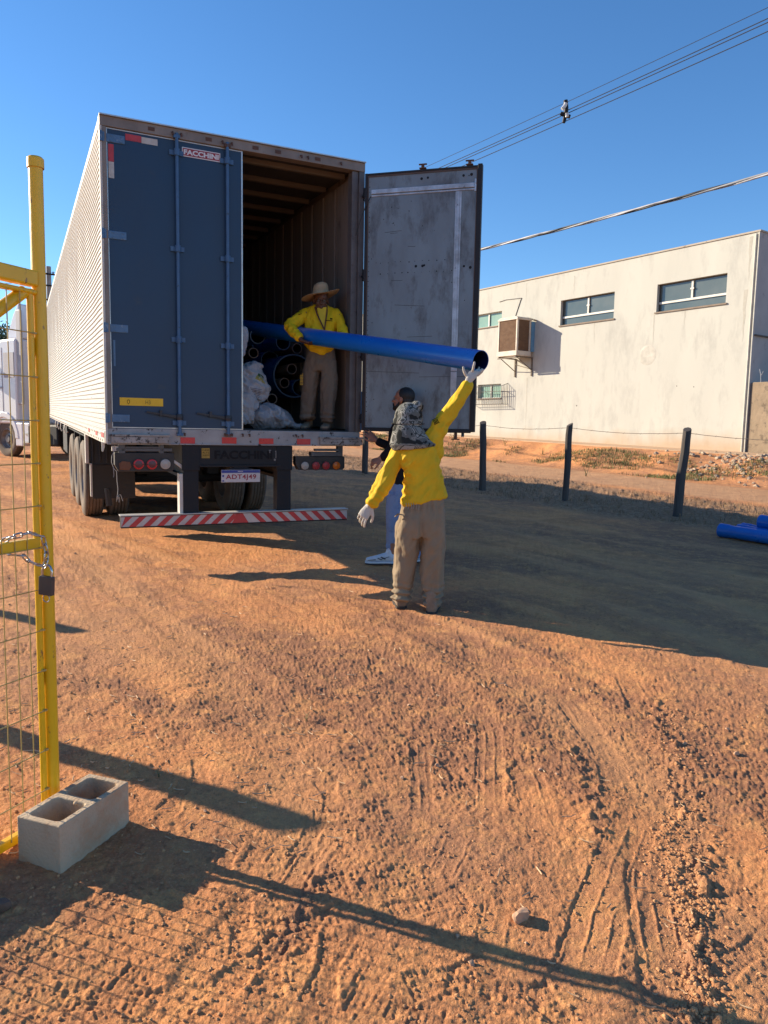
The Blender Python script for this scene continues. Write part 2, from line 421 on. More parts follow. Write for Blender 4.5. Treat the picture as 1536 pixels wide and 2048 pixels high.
    # boot prints
    for (cx, cy, an, st) in PRINTS:
        sel = np.where((np.abs(x-cx) < .2) & (np.abs(y-cy) < .2))[0]
        if not len(sel): continue
        c, s_ = cos(an), sin(an); u = (x[sel]-cx)*c+(y[sel]-cy)*s_; v = -(x[sel]-cx)*s_+(y[sel]-cy)*c
        wd = .045-.010*np.cos(u*22); q = sstep(0, .008, wd-np.abs(v))*sstep(0, .01, .135-np.abs(u)); bar = (np.sin(u*2*pi/.021+st) > 0)*.0011
        rim = np.exp(-((np.abs(v)-wd-.006)/.006)**2)*sstep(0, .01, .135-np.abs(u))
        z[sel] += q*(-.0045+bar)+rim*.0014
    return z, rough, lane, roadm, verge, w
for _ in range(46):
    px = random.choice([random.uniform(0, 1000), random.uniform(0, 1536)]); py = random.uniform(1500, 2047) if random.random() < .7 else random.uniform(1250, 1600)
    g = gpt(px, py); PRINTS.append((g.x, g.y, random.uniform(0, 2*pi), random.uniform(0, 6)))

# polar sheet round the place where the photographer stands: cells grow with distance
ths = [rad(58)]; stepf = rad(.072)
t = rad(58)
while t < rad(122.2): t += stepf; ths.append(t)
t2 = t
while t2 < rad(58+360)-rad(2.6): t2 += rad(2.5); ths.append(t2)
ths = np.array(ths)
rs = [.35, .7, 1.0, 1.25]
while rs[-1] < 34: q = rs[-1]; rs.append(q+max(.0046, min(.00118*q*q, .3)))
while rs[-1] < 900: rs.append(rs[-1]*1.13)
rs = np.array(rs); nr, nth = len(rs), len(ths)
R2, T2 = np.meshgrid(rs, ths, indexing='ij'); gx = (R2*np.cos(T2)).ravel(); gy = (R2*np.sin(T2)).ravel()
dz, m_rough, m_lane, m_road, m_verge, m_w = detail(gx, gy)
gzv = base_z(gx, gy)+dz
print('ground verts', len(gx))
gme = bpy.data.meshes.new('ground')
gme.vertices.add(len(gx)+1); co = np.stack([gx, gy, gzv], -1); co = np.vstack([co, [[0, 0, 0]]]); gme.vertices.foreach_set('co', co.ravel())
I = np.arange(nr*nth).reshape(nr, nth); Ia = I[:-1]; Ib = I[1:]
q = np.stack([Ia, Ib, np.roll(Ib, -1, 1), np.roll(Ia, -1, 1)], -1).reshape(-1, 4)
tri = np.stack([np.full(nth, nr*nth), I[0], np.roll(I[0], -1)], -1)
nl = q.size+tri.size; gme.loops.add(nl); gme.loops.foreach_set('vertex_index', np.concatenate([q.ravel(), tri.ravel()]).astype(np.int32))
gme.polygons.add(len(q)+len(tri)); gme.polygons.foreach_set('loop_start', np.concatenate([np.arange(len(q))*4, q.size+np.arange(len(tri))*3]).astype(np.int32))
gme.update(calc_edges=True); gme.validate(); gme.shade_smooth()
att = gme.color_attributes.new('ground_kind', 'FLOAT_COLOR', 'POINT')
cc = np.zeros((len(gx)+1, 4)); cc[:-1, 0] = m_rough; cc[:-1, 1] = np.clip(m_lane, 0, 1); cc[:-1, 2] = m_road; cc[:-1, 3] = m_verge; att.data.foreach_set('color', cc.ravel())
ground = bpy.data.objects.new('ground', gme); COL.objects.link(ground); tag(ground, 'orange dirt yard with tyre tracks, boot prints and clods', 'ground', kind='structure')

def ground_mat():
    m = bpy.data.materials.new('dirt'); m.use_nodes = True; n = m.node_tree; L = n.links; p = n.nodes['Principled BSDF']
    p.inputs['Roughness'].default_value = .95; p.inputs['Specular IOR Level'].default_value = .15
    tc = n.nodes.new('ShaderNodeTexCoord'); at = n.nodes.new('ShaderNodeVertexColor'); at.layer_name = 'ground_kind'; sp = n.nodes.new('ShaderNodeSeparateColor'); L.new(at.outputs['Color'], sp.inputs[0])
    def noise(s, d=5, r=.6, v=None):
        q = n.nodes.new('ShaderNodeTexNoise'); q.inputs['Scale'].default_value = s; q.inputs['Detail'].default_value = d; q.inputs['Roughness'].default_value = r; L.new(v or tc.outputs['Object'], q.inputs['Vector']); return q.outputs['Fac']
    def rng(x, a, b, c=0, e=1):
        q = n.nodes.new('ShaderNodeMapRange'); q.inputs[1].default_value = a; q.inputs[2].default_value = b; q.inputs[3].default_value = c; q.inputs[4].default_value = e; L.new(x, q.inputs[0]); return q.outputs[0]
    def mix(f, a, b):
        q = n.nodes.new('ShaderNodeMix'); q.data_type = 'RGBA'
        for v, i in ((f, 0), (a, 6), (b, 7)):
            if isinstance(v, tuple): q.inputs[i].default_value = (*v, 1)
            elif isinstance(v, float): q.inputs[i].default_value = v
            else: L.new(v, q.inputs[i])
        return q.outputs[2]
    def mul(a, b):
        q = n.nodes.new('ShaderNodeMath'); q.operation = 'MULTIPLY'
        for v, i in ((a, 0), (b, 1)):
            if isinstance(v, float): q.inputs[i].default_value = v
            else: L.new(v, q.inputs[i])
        return q.outputs[0]
    c = mix(rng(noise(1.1, 6, .65), .38, .62), (.72, .315, .128), (.55, .225, .092))
    c = mix(rng(noise(.55, 5), .44, .60), c, (.46, .22, .115))
    c = mix(mul(rng(sp.outputs[0], .5, 1.), .9), c, (.36, .170, .095))
    c = mix(mul(rng(noise(7, 9, .78), .48, .66), .75), c, (.82, .40, .15))
    c = mix(mul(rng(noise(38, 6, .7), .52, .66), .55), c, (.24, .105, .055))
    c = mix(mul(sp.outputs[1], .65), c, (.70, .35, .155))
    c = mix(mul(rng(noise(120, 3), .56, .66), .35), c, (.80, .46, .25))
    c = mix(mul(sp.outputs[2], .85), c, mix(rng(noise(3, 6), .4, .6), (.56, .33, .18), (.48, .27, .15)))
    vg = mix(rng(noise(14, 8, .75), .4, .62), (.22, .125, .070), (.42, .27, .16))
    c = mix(mul(at.outputs['Alpha'], .9), c, vg)
    L.new(c, p.inputs['Base Color'])
    h = n.nodes.new('ShaderNodeMath'); h.operation = 'ADD'; h2 = n.nodes.new('ShaderNodeMath'); h2.operation = 'ADD'; L.new(mul(noise(55, 5, .78), .85), h2.inputs[0]); L.new(mul(noise(160, 4, .75), .42), h2.inputs[1]); L.new(h2.outputs[0], h.inputs[0]); L.new(mul(noise(19, 5, .75), 1.15), h.inputs[1])
    b = n.nodes.new('ShaderNodeBump'); b.inputs['Strength'].default_value = .9; b.inputs['Distance'].default_value = .0125; L.new(h.outputs[0], b.inputs['Height']); L.new(b.outputs[0], p.inputs['Normal'])
    return m
gme.materials.append(ground_mat())
# sampled ground height with relief, for things that rest on the dirt
def gsurf(x, y):
    z = detail(np.array([x]), np.array([y]))[0][0]; return gz(x, y)+float(z)
# ------------------------------------------------------------------ shared materials
M_navy = mat('navy_paint', (.012, .040, .092), .42, col2=(.018, .045, .088), nscale=2.5, col3=(.05, .06, .07), n3=5, t3=(.62, .8), bump=.0006, bscale=30, spec=.4)
M_rod = mat('blue_steel', (.055, .135, .26), .45, col2=(.04, .10, .2), nscale=8, col3=(.03, .035, .04), n3=22, t3=(.60, .72))
M_hinge = mat('hinge_blue', (.08, .17, .30), .4, col2=(.05, .12, .22), nscale=9, col3=(.28, .31, .34), n3=14, t3=(.55, .68))
M_frame = mat('frame_dirty_grey', (.25, .215, .185), .6, col2=(.15, .13, .115), nscale=5, col3=(.12, .07, .045), n3=9, t3=(.60, .70), bump=.002, bscale=20, stretch=(1, 1, .6))
M_sill = mat('sill_chipped_paint', (.36, .36, .36), .55, col2=(.24, .24, .245), nscale=6, col3=(.035, .025, .025), n3=13, t3=(.585, .62), bump=.002, bscale=25)
M_sillx = mat('step_chipped_paint', (.37, .355, .34), .55, col2=(.2, .18, .16), nscale=10, col3=(.04, .03, .03), n3=20, t3=(.54, .58), bump=.003, bscale=30)
M_alu = mat('trim_aluminium', (.60, .58, .55), .35, .6, nscale=12, namt=.3)
M_white = mat('white_corrugated_aluminium', (.46, .465, .445), .45, .1, col2=(.40, .405, .385), nscale=1.4, col3=(.40, .385, .35), n3=4, t3=(.58, .8), stretch=(1, 1, 2.2))
M_red = mat('red_reflector', (.62, .02, .03), .3, nscale=30, namt=.3)
M_dred = mat('worn_red_tape', (.50, .035, .04), .4, col2=(.38, .03, .035), nscale=20, col3=(.3, .2, .18), n3=25, t3=(.62, .7))
M_wtape = mat('worn_white_tape', (.52, .50, .46), .45, col2=(.40, .37, .33), nscale=20, col3=(.12, .1, .09), n3=25, t3=(.64, .7))
M_lettw = mat('white_lettering', (.75, .75, .75), .5, rvar=0, namt=.2)
M_signr = mat('sign_red', (.33, .02, .03), .4)
M_yel = mat('yellow_sticker', (.80, .50, .015), .5, col2=(.7, .42, .01), nscale=15, col3=(.10, .08, .03), n3=18, t3=(.63, .70))
M_dark = mat('dark_chassis', (.010, .013, .019), .6, col2=(.018, .019, .022), nscale=7, col3=(.045, .035, .028), n3=12, t3=(.6, .72), bump=.002, bscale=30, spec=.25)
M_black = mat('black_rubber', (.018, .018, .019), .6, col2=(.03, .028, .026), nscale=12, bump=.001, bscale=80)
M_letk = mat('black_lettering', (.004, .004, .005), .8, spec=.1)
M_tyre = mat('dusty_tyre', (.085, .068, .054), .85, col2=(.17, .125, .09), nscale=3, col3=(.26, .19, .135), n3=14, t3=(.55, .75), bump=.0015, bscale=70)
M_rim = mat('wheel_steel', (.25, .25, .25), .5, .4, col2=(.16, .13, .11), nscale=8)
M_orange = mat('amber_lens', (.55, .14, .01), .25, nscale=40, namt=.3)
M_clear = mat('clear_lens', (.42, .39, .35), .2, nscale=30, namt=.4)
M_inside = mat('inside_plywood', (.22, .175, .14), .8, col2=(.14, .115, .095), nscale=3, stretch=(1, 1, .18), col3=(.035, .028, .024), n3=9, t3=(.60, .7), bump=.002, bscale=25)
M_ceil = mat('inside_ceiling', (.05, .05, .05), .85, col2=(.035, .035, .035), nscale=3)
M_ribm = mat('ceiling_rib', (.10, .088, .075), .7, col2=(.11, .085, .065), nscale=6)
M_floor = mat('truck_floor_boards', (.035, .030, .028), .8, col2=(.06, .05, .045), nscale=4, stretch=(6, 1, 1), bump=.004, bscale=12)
M_doorin = mat('door_inner_aluminium', (.215, .265, .295), .5, .2, col2=(.145, .170, .190), nscale=2.6, stretch=(1, 1, .45), col3=(.085, .085, .088), n3=5.5, t3=(.50, .70), bump=.002, bscale=14)
M_strip = mat('door_strip_aluminium', (.56, .60, .66), .4, .4, col2=(.28, .29, .31), nscale=9, col3=(.15, .14, .14), n3=20, t3=(.6, .7))
M_rust = mat('rusty_steel', (.12, .055, .035), .75, col2=(.07, .04, .03), nscale=12, bump=.002, bscale=50)
M_platew = mat('plate_white', (.55, .53, .54), .45, col2=(.48, .46, .46), nscale=20)
M_plateb = mat('plate_blue', (.02, .05, .32), .4)
M_plater = mat('plate_letter_red', (.33, .02, .05), .45)
M_sun_white = mat('white_steel_and_sunlit_face', (.56, .54, .50), .5, col2=(.46, .43, .38), nscale=8, col3=(.3, .22, .16), n3=16, t3=(.6, .72))  # white paint, also used as painted sunlight on post, bumper and mudguard faces

TL = 15.0
tr = thing('semi_trailer', 'long box trailer with white corrugated side, navy rear door and red and white bumper', 'trailer', tuple(OT), YAW)
def F(): return MB(T)

# outer walls with horizontal corrugation
def corrugated(a, sgn, name):
    mb = F(); z0, z1, pitch = 1.30, 4.10, .05; zs = []; k = 0; z = z0
    while z < z1-1e-6:
        for dz, off in ((0, 0), (.014, .0), (.022, .011), (.034, .011), (.042, .0)):
            if z+dz <= z1: zs.append((z+dz, off))
        z += pitch
    ys = [.045]; 
    while ys[-1] < TL-.1: ys.append(min(ys[-1]+.2, TL-.05))
    G = []
    for y in ys:
        seam = abs(((y+.3) % 1.22)-.61)/.61; w = .0055*mnoise.noise(V((y*1.1, 0, 0)))
        G.append([mb.vv(T(a+sgn*(o+w*sin((zz-z0)/2.8*pi)+.0045*mnoise.noise(V((y*1.6, zz*1.3, 4)))-.003*(seam > .93)), y, zz)) for zz, o in zs])
    for c0, c1 in zip(G, G[1:]):
        for i in range(len(zs)-1): mb.face((c0[i], c0[i+1], c1[i+1], c1[i]))
    return mb.build(name, M_white, tr, smooth=50)
wl = corrugated(-.002, -1, 'side_wall'); corrugated(2.602, 1, 'side_wall')
# seam rivets of the near wall
mb = F(); y = .31
while y < TL:
    z = 1.33
    while z < 4.08:
        mb.box(-.012, -.004, y-.004, y+.004, z, z+.010); z += .1
    y += 1.22 if y > 5 else .61
mb.build('rivet_rows', mat('rivet_grey', (.42, .41, .38), .5), wl)
# roof, front wall, floor, rails
mb = F(); mb.box(.0, 2.6, .09, TL, 4.12, 4.146); mb.build('roof', M_white, tr, bevel=.004)
mb = F(); mb.box(.05, 2.55, TL-.06, TL-.02, 1.3, 4.1); mb.build('front_wall', M_white, tr)
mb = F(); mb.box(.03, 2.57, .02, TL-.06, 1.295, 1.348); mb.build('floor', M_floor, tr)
mb = F()
for a0, a1 in ((-.022, .02), (2.58, 2.622)): mb.box(a0, a1, .03, TL, 1.19, 1.305)
for a0, a1 in ((-.014, .03), (2.57, 2.614)): mb.box(a0, a1, .03, TL, 4.085, 4.15)
rail = mb.build('side_rail', M_sun_white, tr, bevel=.003)
mb = F(); y = .18
while y < TL:
    mb.box(-.0265, -.0215, y, y+.012, 1.205, 1.225); mb.box(-.0265, -.0215, y+.05, y+.062, 1.265, 1.285); y += .21
mb.build('rail_bolt', M_rust, rail)
mb = F(); mb.box(-.0262, -.0222, .07, .33, 1.245, 1.29); mb.box(-.0262, -.0222, .75, .95, 1.24, 1.285); mb.box(-.0262, -.0222, 1.7, 1.9, 1.24, 1.285); build_each(mb, 'side_tape', M_dred, rail)
# rear frame
mb = F(); mb.box(-.012, 2.612, -.035, .085, 4.058, 4.146); hd = mb.build('rear_header', M_frame, tr, bevel=.004)
mb = F(); mb.box(-.015, 2.615, -.055, .09, 4.147, 4.158); mb.build('drip_edge', M_alu, hd)
mb = F()
for a in (.44, .97, 1.43, 1.66, 2.08): mb.box(a-.03, a+.03, -.039, -.0345, 4.085, 4.118)
build_each(mb, 'marker_lamp', M_rust, hd, bevel=.001)
mb = F()
for a in (.63, .71, 1.10, 1.19, 1.90, 1.97, 2.33): mb.tube([(a, -.034, 4.105), (a, -.062, 4.10), (a, -.066, 4.075)], .009, 6)
build_each(mb, 'lock_keeper', M_rust, hd)
mb = F(); mb.box(-.012, .044, -.03, .08, 1.34, 4.0575); mb.build('corner_post', M_frame, tr, bevel=.004)
mb = F(); mb.box(-.0165, .004, -.035, .0, 1.2, 4.0575); mb.build('corner_trim', M_sun_white, tr, bevel=.002)
mb = F(); mb.box(2.475, 2.545, -.01, .10, 1.34, 4.0575); mb.box(2.548, 2.612, -.03, .08, 1.34, 4.0575); mb.build('corner_post', mat('jamb_dirty_grey', (.14, .13, .13), .6, col2=(.085, .08, .08), nscale=5, col3=(.05, .035, .03), n3=9, t3=(.58, .7)), tr, bevel=.004)
# rear sill and its stickers
mb = F(); mb.box(.0, 2.6, -.02, .07, 1.186, 1.339); mb.box(-.006, 2.606, -.028, -.0195, 1.186, 1.198)
sill = mb.build('rear_sill', M_sill, tr, bevel=.004)
mb = F(); mb.box(.03, .56, -.055, -.021, 1.20, 1.262); mb.box(.02, .57, -.06, -.021, 1.264, 1.284); mb.box(2.13, 2.62, -.055, -.021, 1.20, 1.262); mb.box(2.12, 2.63, -.06, -.021, 1.264, 1.284)
build_each(mb, 'buffer_step', M_sillx, sill, bevel=.004)
mb = F()
for (x0, y0, x1, y1) in ((361, 875, 390, 887), (444, 875, 473, 887), (518, 877, 547, 888), (594, 878, 621, 889)):
    a0, z0 = Tp(x0, y1, -.025); a1, z1 = Tp(x1, y0, -.025); mb.box(a0, a1, -.0245, -.0205, z0, z1)
build_each(mb, 'reflective_tape', M_red, sill)
mb = F()
for a in (.68, 1.15, 1.90, 1.33):
    mb.tube([(a-.035, -.02, 1.30), (a-.035, -.05, 1.30), (a-.035, -.05, 1.275)], .008, 6); mb.tube([(a+.035, -.02, 1.30), (a+.035, -.05, 1.30), (a+.035, -.05, 1.275)], .008, 6)
build_each(mb, 'lock_keeper', M_rust, sill)

# closed navy door
mb = F(); mb.box(.050, 1.293, -.008, .032, 1.352, 4.050); door = mb.build('closed_door', M_navy, tr, bevel=.003)
mb = F(); mb.box(.044, 1.30, -.012, -.006, 4.045, 4.0555); mb.box(.044, 1.30, -.012, -.006, 1.343, 1.3525); mb.box(.0445, .0525, -.012, -.006, 1.353, 4.044); mb.box(1.292, 1.306, -.013, .034, 1.344, 4.0555)
mb.build('door_edge_trim', M_alu, door, bevel=.001)
for px0, px1, nm in ((352, 358, 0), (453, 454, 1)):
    a = .668 if nm == 0 else 1.147
    rod = F(); rod.tube([(a, -.046, 1.275), (a, -.046, 2.0), (a, -.046, 3.0), (a, -.046, 4.10)], .0165, 12); ro = rod.build('locking_rod', M_rod, door, smooth=60)
    for z in (1.40, 2.20 if nm == 0 else 2.17, 3.05 if nm == 0 else 3.01, 3.93):
        mb = F(); mb.box(a-.065, a+.065, -.026, -.0085, z-.022, z+.022); mb.lathe([(.017, -.03), (.027, -.03), (.027, .03), (.017, .03)], T(a, -.046, z), Z_, 14)
        mb.box(a-.026, a-.02, -.05, -.02, z-.015, z+.015); mb.box(a+.02, a+.026, -.05, -.02, z-.015, z+.015)
        mb.build('rod_bracket', M_rod, ro, smooth=40)
    mb = F(); mb.prism([(a-.016, 1.44), (a-.016, 1.475), (a-.20, 1.495), (a-.31, 1.51), (a-.31, 1.493), (a-.20, 1.475)], -.042, -.032); mb.box(a-.19, a-.165, -.05, -.009, 1.465, 1.52); mb.lathe([(.001, -.03), (.03, -.03), (.034, 0), (.03, .03), (.001, .03)], T(a, -.046, 1.457), Z_, 12)
    mb.build('rod_handle', mat('handle_dark', (.028, .032, .040), .5), ro, bevel=.002)
    mb = F(); mb.box(a-.03, a+.03, -.062, -.03, 4.055, 4.085); mb.box(a-.03, a+.03, -.062, -.03, 1.275, 1.30); mb.build('rod_cam', M_rust if nm else M_rod, ro, bevel=.003)
for z in (3.965, 3.113, 2.268, 1.433):
    mb = F(); mb.box(.010, .205, -.018, -.0085, z-.036, z+.036); h = mb.build('hinge', M_hinge, door, bevel=.003)
    mb = F(); mb.lathe([(.001, -.045), (.014, -.045), (.014, .045), (.001, .045)], T(-.004, -.036, z), Z_, 12); mb.box(-.016, .028, -.034, -.02, z-.04, z+.04)
    for u in (.085, .175):
        for w in (-.022, .022): mb.lathe([(.009, 0), (.009, .006), (.001, .007)], T(u, -.0175, z+w), -B_, 8)
    mb.build('hinge_pin', M_hinge, h, smooth=40)
mb = F(); mb.box(.070, .088, -.0115, -.0085, 1.92, 2.16); mb.build('worn_patch', M_hinge, door)
# reflective strips on the door
mb = F(); mb.box(.212, .352, -.0115, -.0085, 3.972, 4.028); mb.box(.060, .108, -.0112, -.0085, 3.762, 3.914); build_each(mb, 'red_strip', M_dred, door)
mb = F(); mb.box(.354, .498, -.0115, -.0085, 3.968, 4.024); mb.box(.060, .108, -.0112, -.0085, 3.617, 3.760); build_each(mb, 'white_strip', M_wtape, door)
# maker's sign
mb = F(); mb.box(.722, 1.086, -.0135, -.0085, 3.915, 3.998); sg = mb.build('maker_sign', M_lettw, door)
mb = F(); mb.box(.730, 1.078, -.0150, -.0132, 3.923, 3.990); mb.build('sign_field', M_signr, sg)
text_mesh('sign_lettering', 'FACCHINI', T(.738, -.0152, 3.932), A_, Z_, .332, .048, M_lettw, sg, bold=.042, depth=.0015)
# yellow plate with worn figures
mb = F(); mb.box(.117, .517, -.0125, -.0085, 1.556, 1.630); yp = mb.build('yellow_strip', M_yel, door)
text_mesh('worn_figure', 'O', T(.183, -.0127, 1.572), A_, Z_, .026, .040, M_letk, yp, bold=.0, depth=.001)
text_mesh('worn_figure', 'H3', T(.352, -.0127, 1.572), A_, Z_, .046, .038, mat('faded_mark', (.22, .15, .02), .6), yp, bold=.0, depth=.001)

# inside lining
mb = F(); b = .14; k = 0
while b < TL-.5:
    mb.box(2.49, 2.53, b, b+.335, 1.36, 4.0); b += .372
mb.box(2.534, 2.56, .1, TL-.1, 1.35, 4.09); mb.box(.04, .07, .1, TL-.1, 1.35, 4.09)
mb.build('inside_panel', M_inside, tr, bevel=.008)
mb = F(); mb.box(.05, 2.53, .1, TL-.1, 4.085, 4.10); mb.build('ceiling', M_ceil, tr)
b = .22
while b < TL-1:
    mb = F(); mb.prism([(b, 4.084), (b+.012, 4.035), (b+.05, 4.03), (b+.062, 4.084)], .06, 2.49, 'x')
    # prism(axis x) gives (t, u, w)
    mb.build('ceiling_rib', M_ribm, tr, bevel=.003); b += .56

# open door swung to the right, seen from inside
DI = pt(727, 600, 8.14); DO = pt(957, 600, 7.80); DX = V((DO.x-DI.x, DO.y-DI.y, 0)); DW = DX.length; DX.normalize(); DN = V((-DX.y, DX.x, 0)); DN = DN if DN.y > 0 else -DN
def D(x, y, z): return V((DI.x, DI.y, 0))+DX*x+DN*y+Z_*z
DZ0, DZ1 = 1.535, 4.17
mb = MB(D); mb.box(.03, DW-.045, .0, .035, DZ0+.03, DZ1-.02); od = mb.build('open_door', M_doorin, tr, bevel=.003)
mb = MB(D); mb.box(.0, .03, -.012, .05, DZ0, DZ1); mb.box(DW-.045, DW, -.014, .05, DZ0, DZ1+.01); mb.box(.03, DW-.045, -.012, .05, DZ0-.01, DZ0+.03); mb.box(.03, DW-.045, -.006, .05, DZ1-.02, DZ1)
mb.build('door_seal', mat('door_seal_rubber', (.012, .010, .012), .6), od, bevel=.004)
mb = MB(D); mb.box(.03, DW-.05, -.005, -.001, DZ1-.04, DZ1-.022); mb.box(DW-.055, DW-.047, -.010, -.001, DZ0+.03, DZ1-.03); mb.box(.031, .039, -.008, -.001, DZ0+.03, DZ1-.03); mb.build('inner_edge_strip', mat('brown_edge', (.10, .065, .05), .7), od)
mb = MB(D); mb.box(.07, DW-.075, -.012, -.001, DZ1-.21, DZ1-.165); mb.box(.07, DW-.075, -.008, -.001, DZ1-.235, DZ1-.218); mb.box(DW-.073, DW-.055, -.014, -.001, DZ1-.25, DZ1-.13); mb.build('load_strip', M_strip, od, bevel=.004)
mb = MB(D); xs = lambda z: .985+.0*(z); 
for x0, x1, y0 in ((.955, .972, -.008), (.972, 1.000, -.013), (1.000, 1.018, -.008)): mb.box(x0, x1, y0, -.001, DZ0+.62, DZ1-.24)
for x0, x1, y0 in ((.955, 1.018, -.006),): mb.box(x0, x1, y0, -.001, DZ0+.36, DZ0+.615)
mb.build('upright_strip', M_strip, od, bevel=.003)
# holes, rivets, scratches
mb = MB(D)
for x, z, r in ((.60, DZ1-.09, .014), (.665, DZ1-.085, .012), (1.03, DZ1-.09, .013), (1.11, DZ1-.085, .015), (1.085, DZ1-.095, .006), (.56, DZ1-.95, .014), (.63, DZ1-.95, .014), (.648, DZ1-.944, .011), (1.06, DZ1-.97, .012), (1.125, DZ1-.985, .015), (.56, DZ0+.82, .010), (1.07, DZ0+.80, .014), (1.13, DZ0+.80, .014)):
    mb.disc(D(x, -.0012, z), -DN, r, 12)
for k in range(11):
    for dz in (-.90, -1.01):
        if random.random() < .85: mb.disc(D(.18+k*.075+random.uniform(-.01, .01), -.0012, DZ1+dz+random.uniform(-.005, .005)), -DN, random.uniform(.003, .007), 8)
for k in range(52): mb.disc(D(.05+random.uniform(-.003, .003), -.0012, DZ0+.05+k*.05), -DN, random.uniform(.003, .006), 7)
for k in range(40): mb.disc(D(random.uniform(.08, DW-.08), -.0012, random.uniform(DZ0+.1, DZ1-.3)), -DN, random.uniform(.002, .006), 7)
mb.build('rivet_hole', mat('hole_black', (.008, .008, .010), .8), od, fixn=False)
mb = MB(D)
def scratch(x0, z0, x1, z1, w=.004):
    mb.quad((x0, -.0015, z0), (x1, -.0015, z1), (x1, -.0015, z1+w), (x0, -.0015, z0+w))
for a in ((.22, DZ1-.60, .40, DZ1-.59), (.28, DZ1-.612, .36, DZ1-.61), (.47, DZ1-.75, .55, DZ1-.755), (.30, DZ0+1.55, .42, DZ0+1.545), (.22, DZ0+.88, .32, DZ0+.80), (.34, DZ0+1.30, .66, DZ0+1.28), (.05, DZ0+.62, .62, DZ0+.60), (.62, DZ0+.56, 1.12, DZ0+.565), (.62, DZ0+.12, .625, DZ0+.56), (1.10, DZ0+.14, 1.105, DZ0+.54),
          (.12, DZ0+1.12, .125, DZ0+.66), (.48, DZ0+.97, .75, DZ0+.975), (.75, DZ0+.70, .754, DZ0+.97), (.34, DZ1-.30, .342, DZ1-.36), (.34, DZ1-.36, .37, DZ1-.37)): scratch(*a)
mb.build('scratch', mat('scratch_dark', (.05, .05, .055), .6), od, fixn=False)
mb = MB(D)
for x in (.605, 1.085):
    mb.box(x-.035, x+.035, .0, .04, DZ1+.012, DZ1+.022); mb.box(x-.015, x+.015, .008, .032, DZ1+.02, DZ1+.05); mb.box(x-.042, x+.042, .01, .03, DZ1+.05, DZ1+.062)
for x in (1.02, .60):
    mb.box(x-.015, x+.015, .008, .032, DZ0-.07, DZ0-.01); mb.box(x-.042, x+.042, .01, .03, DZ0-.082, DZ0-.07)
build_each(mb, 'rod_end', M_rust, od, bevel=.003)
mb = MB(D); mb.box(.03, DW-.045, .036, .044, DZ0+.03, DZ1-.02)
for x in (.605, 1.085): mb.tube([(x, .07, DZ0-.05), (x, .07, DZ1+.04)], .016, 10)
mb.build('outer_skin', M_navy, od)
for z in (3.98, 3.16, 2.32, 1.66):
    mb = F(); j = D(0, .02, z); q = T(2.60, -.01, z-OT.z)
    mb = MB(); mb.tube([(q.x, q.y, z-.0), (j.x, j.y, z)], .014, 8)
    for u in (-.03, .03): mb.tube([(q.x+.0, q.y, z+u-.012), (q.x, q.y, z+u+.012)], .022, 10)
    mb.tube([(j.x-.005, j.y-.01, z-.05), (j.x-.005, j.y-.01, z+.05)], .020, 10); mb.build('open_door_hinge', M_dark, tr)
mb = MB(D); mb.tube([(-.085, -.03, DZ1-.62), (-.02, -.03, DZ1-.42), (.03, -.02, DZ1-.30), (.07, -.012, DZ1-.23)], .0045, 6); mb.build('retaining_cord', M_black, od)
mb = F(); mb.prism([(2.60, 1.78), (2.635, 1.76), (2.645, 1.60), (2.62, 1.5), (2.60, 1.52)], -.05, -.02); mb.tube([(2.615, -.04, 1.48), (2.615, -.04, 1.36)], .018, 8); mb.build('door_latch', M_rod, tr, bevel=.004)

# underside: chassis, crossmember, bumper
mb = F()
for a in (.74, 1.72):
    mb.box(a, a+.12, .3, TL-.4, 1.13, 1.18); mb.box(a+.05, a+.07, .3, TL-.4, .86, 1.13); mb.box(a, a+.12, .3, TL-.4, .83, .86)
b = .5
while b < TL-.5: mb.box(.03, 2.57, b, b+.06, 1.19, 1.292); b += .45
mb.build('chassis', M_dark, tr)
mb = F(); mb.box(.732, 1.832, -.005, .10, .985, 1.183); mb.box(.86, 1.70, -.025, -.004, .967, .985); xm = mb.build('crossmember', mat('crossmember_grey', (.020, .022, .025), .7, col2=(.027, .028, .030), nscale=9, spec=.25), tr, bevel=.004)
text_mesh('crossmember_lettering', 'FACCHINI', T(1.015, -.0075, 1.045), A_, Z_, .60, .088, mat('worn_black_lettering', (.009, .009, .011), .8, col2=(.018, .019, .021), nscale=25, spec=.2), xm, bold=.03, depth=.003)
mb = F(); mb.box(.885, .965, -.010, -.0055, 1.055, 1.155); st = mb.build('small_sticker', mat('sticker_ochre', (.38, .23, .03), .5, col2=(.28, .17, .02), nscale=30), xm)
for i, s in enumerate(('CASE', 'A-15', 'SLEM')):
    text_mesh('sticker_line', s, T(.892, -.0105, 1.128-.026*i), A_, Z_, .066, .016, M_letk, st, bold=.0, depth=.0006)
mb = F()
for k in range(14): 
    u, w = random.gauss(1.66, .03), random.gauss(1.10, .03); mb.disc(T(u, -.0062, w), -B_, random.uniform(.006, .02), 7)
mb.build('paint_chip', mat('chip_grey', (.22, .21, .20), .7), xm, fixn=False)
for a in (.705, 1.672):
    mb = F(); mb.box(a, a+.150, .0, .14, .50, .94); mb.box(a-.012, a+.162, -.012, .15, .93, 1.183); mb.build('bumper_post', M_dark, tr, bevel=.005)
mb = F(); mb.prism([(.0, .56), (.012, .50), (.075, .50), (.065, .86), (.03, .95), (.0, .95)], .015, .13); 
mb = F(); mb.box(.668, .7035, .01, .13, .50, .90); mb.prism([(.60, 1.02), (.70, .945), (.70, .985), (.60, 1.05)], .02, .06); mb.build('brace_and_sunlit_post_side', M_sun_white, tr, bevel=.004)  # white slab paints the sunlit left side of the dark post; slanted brace above
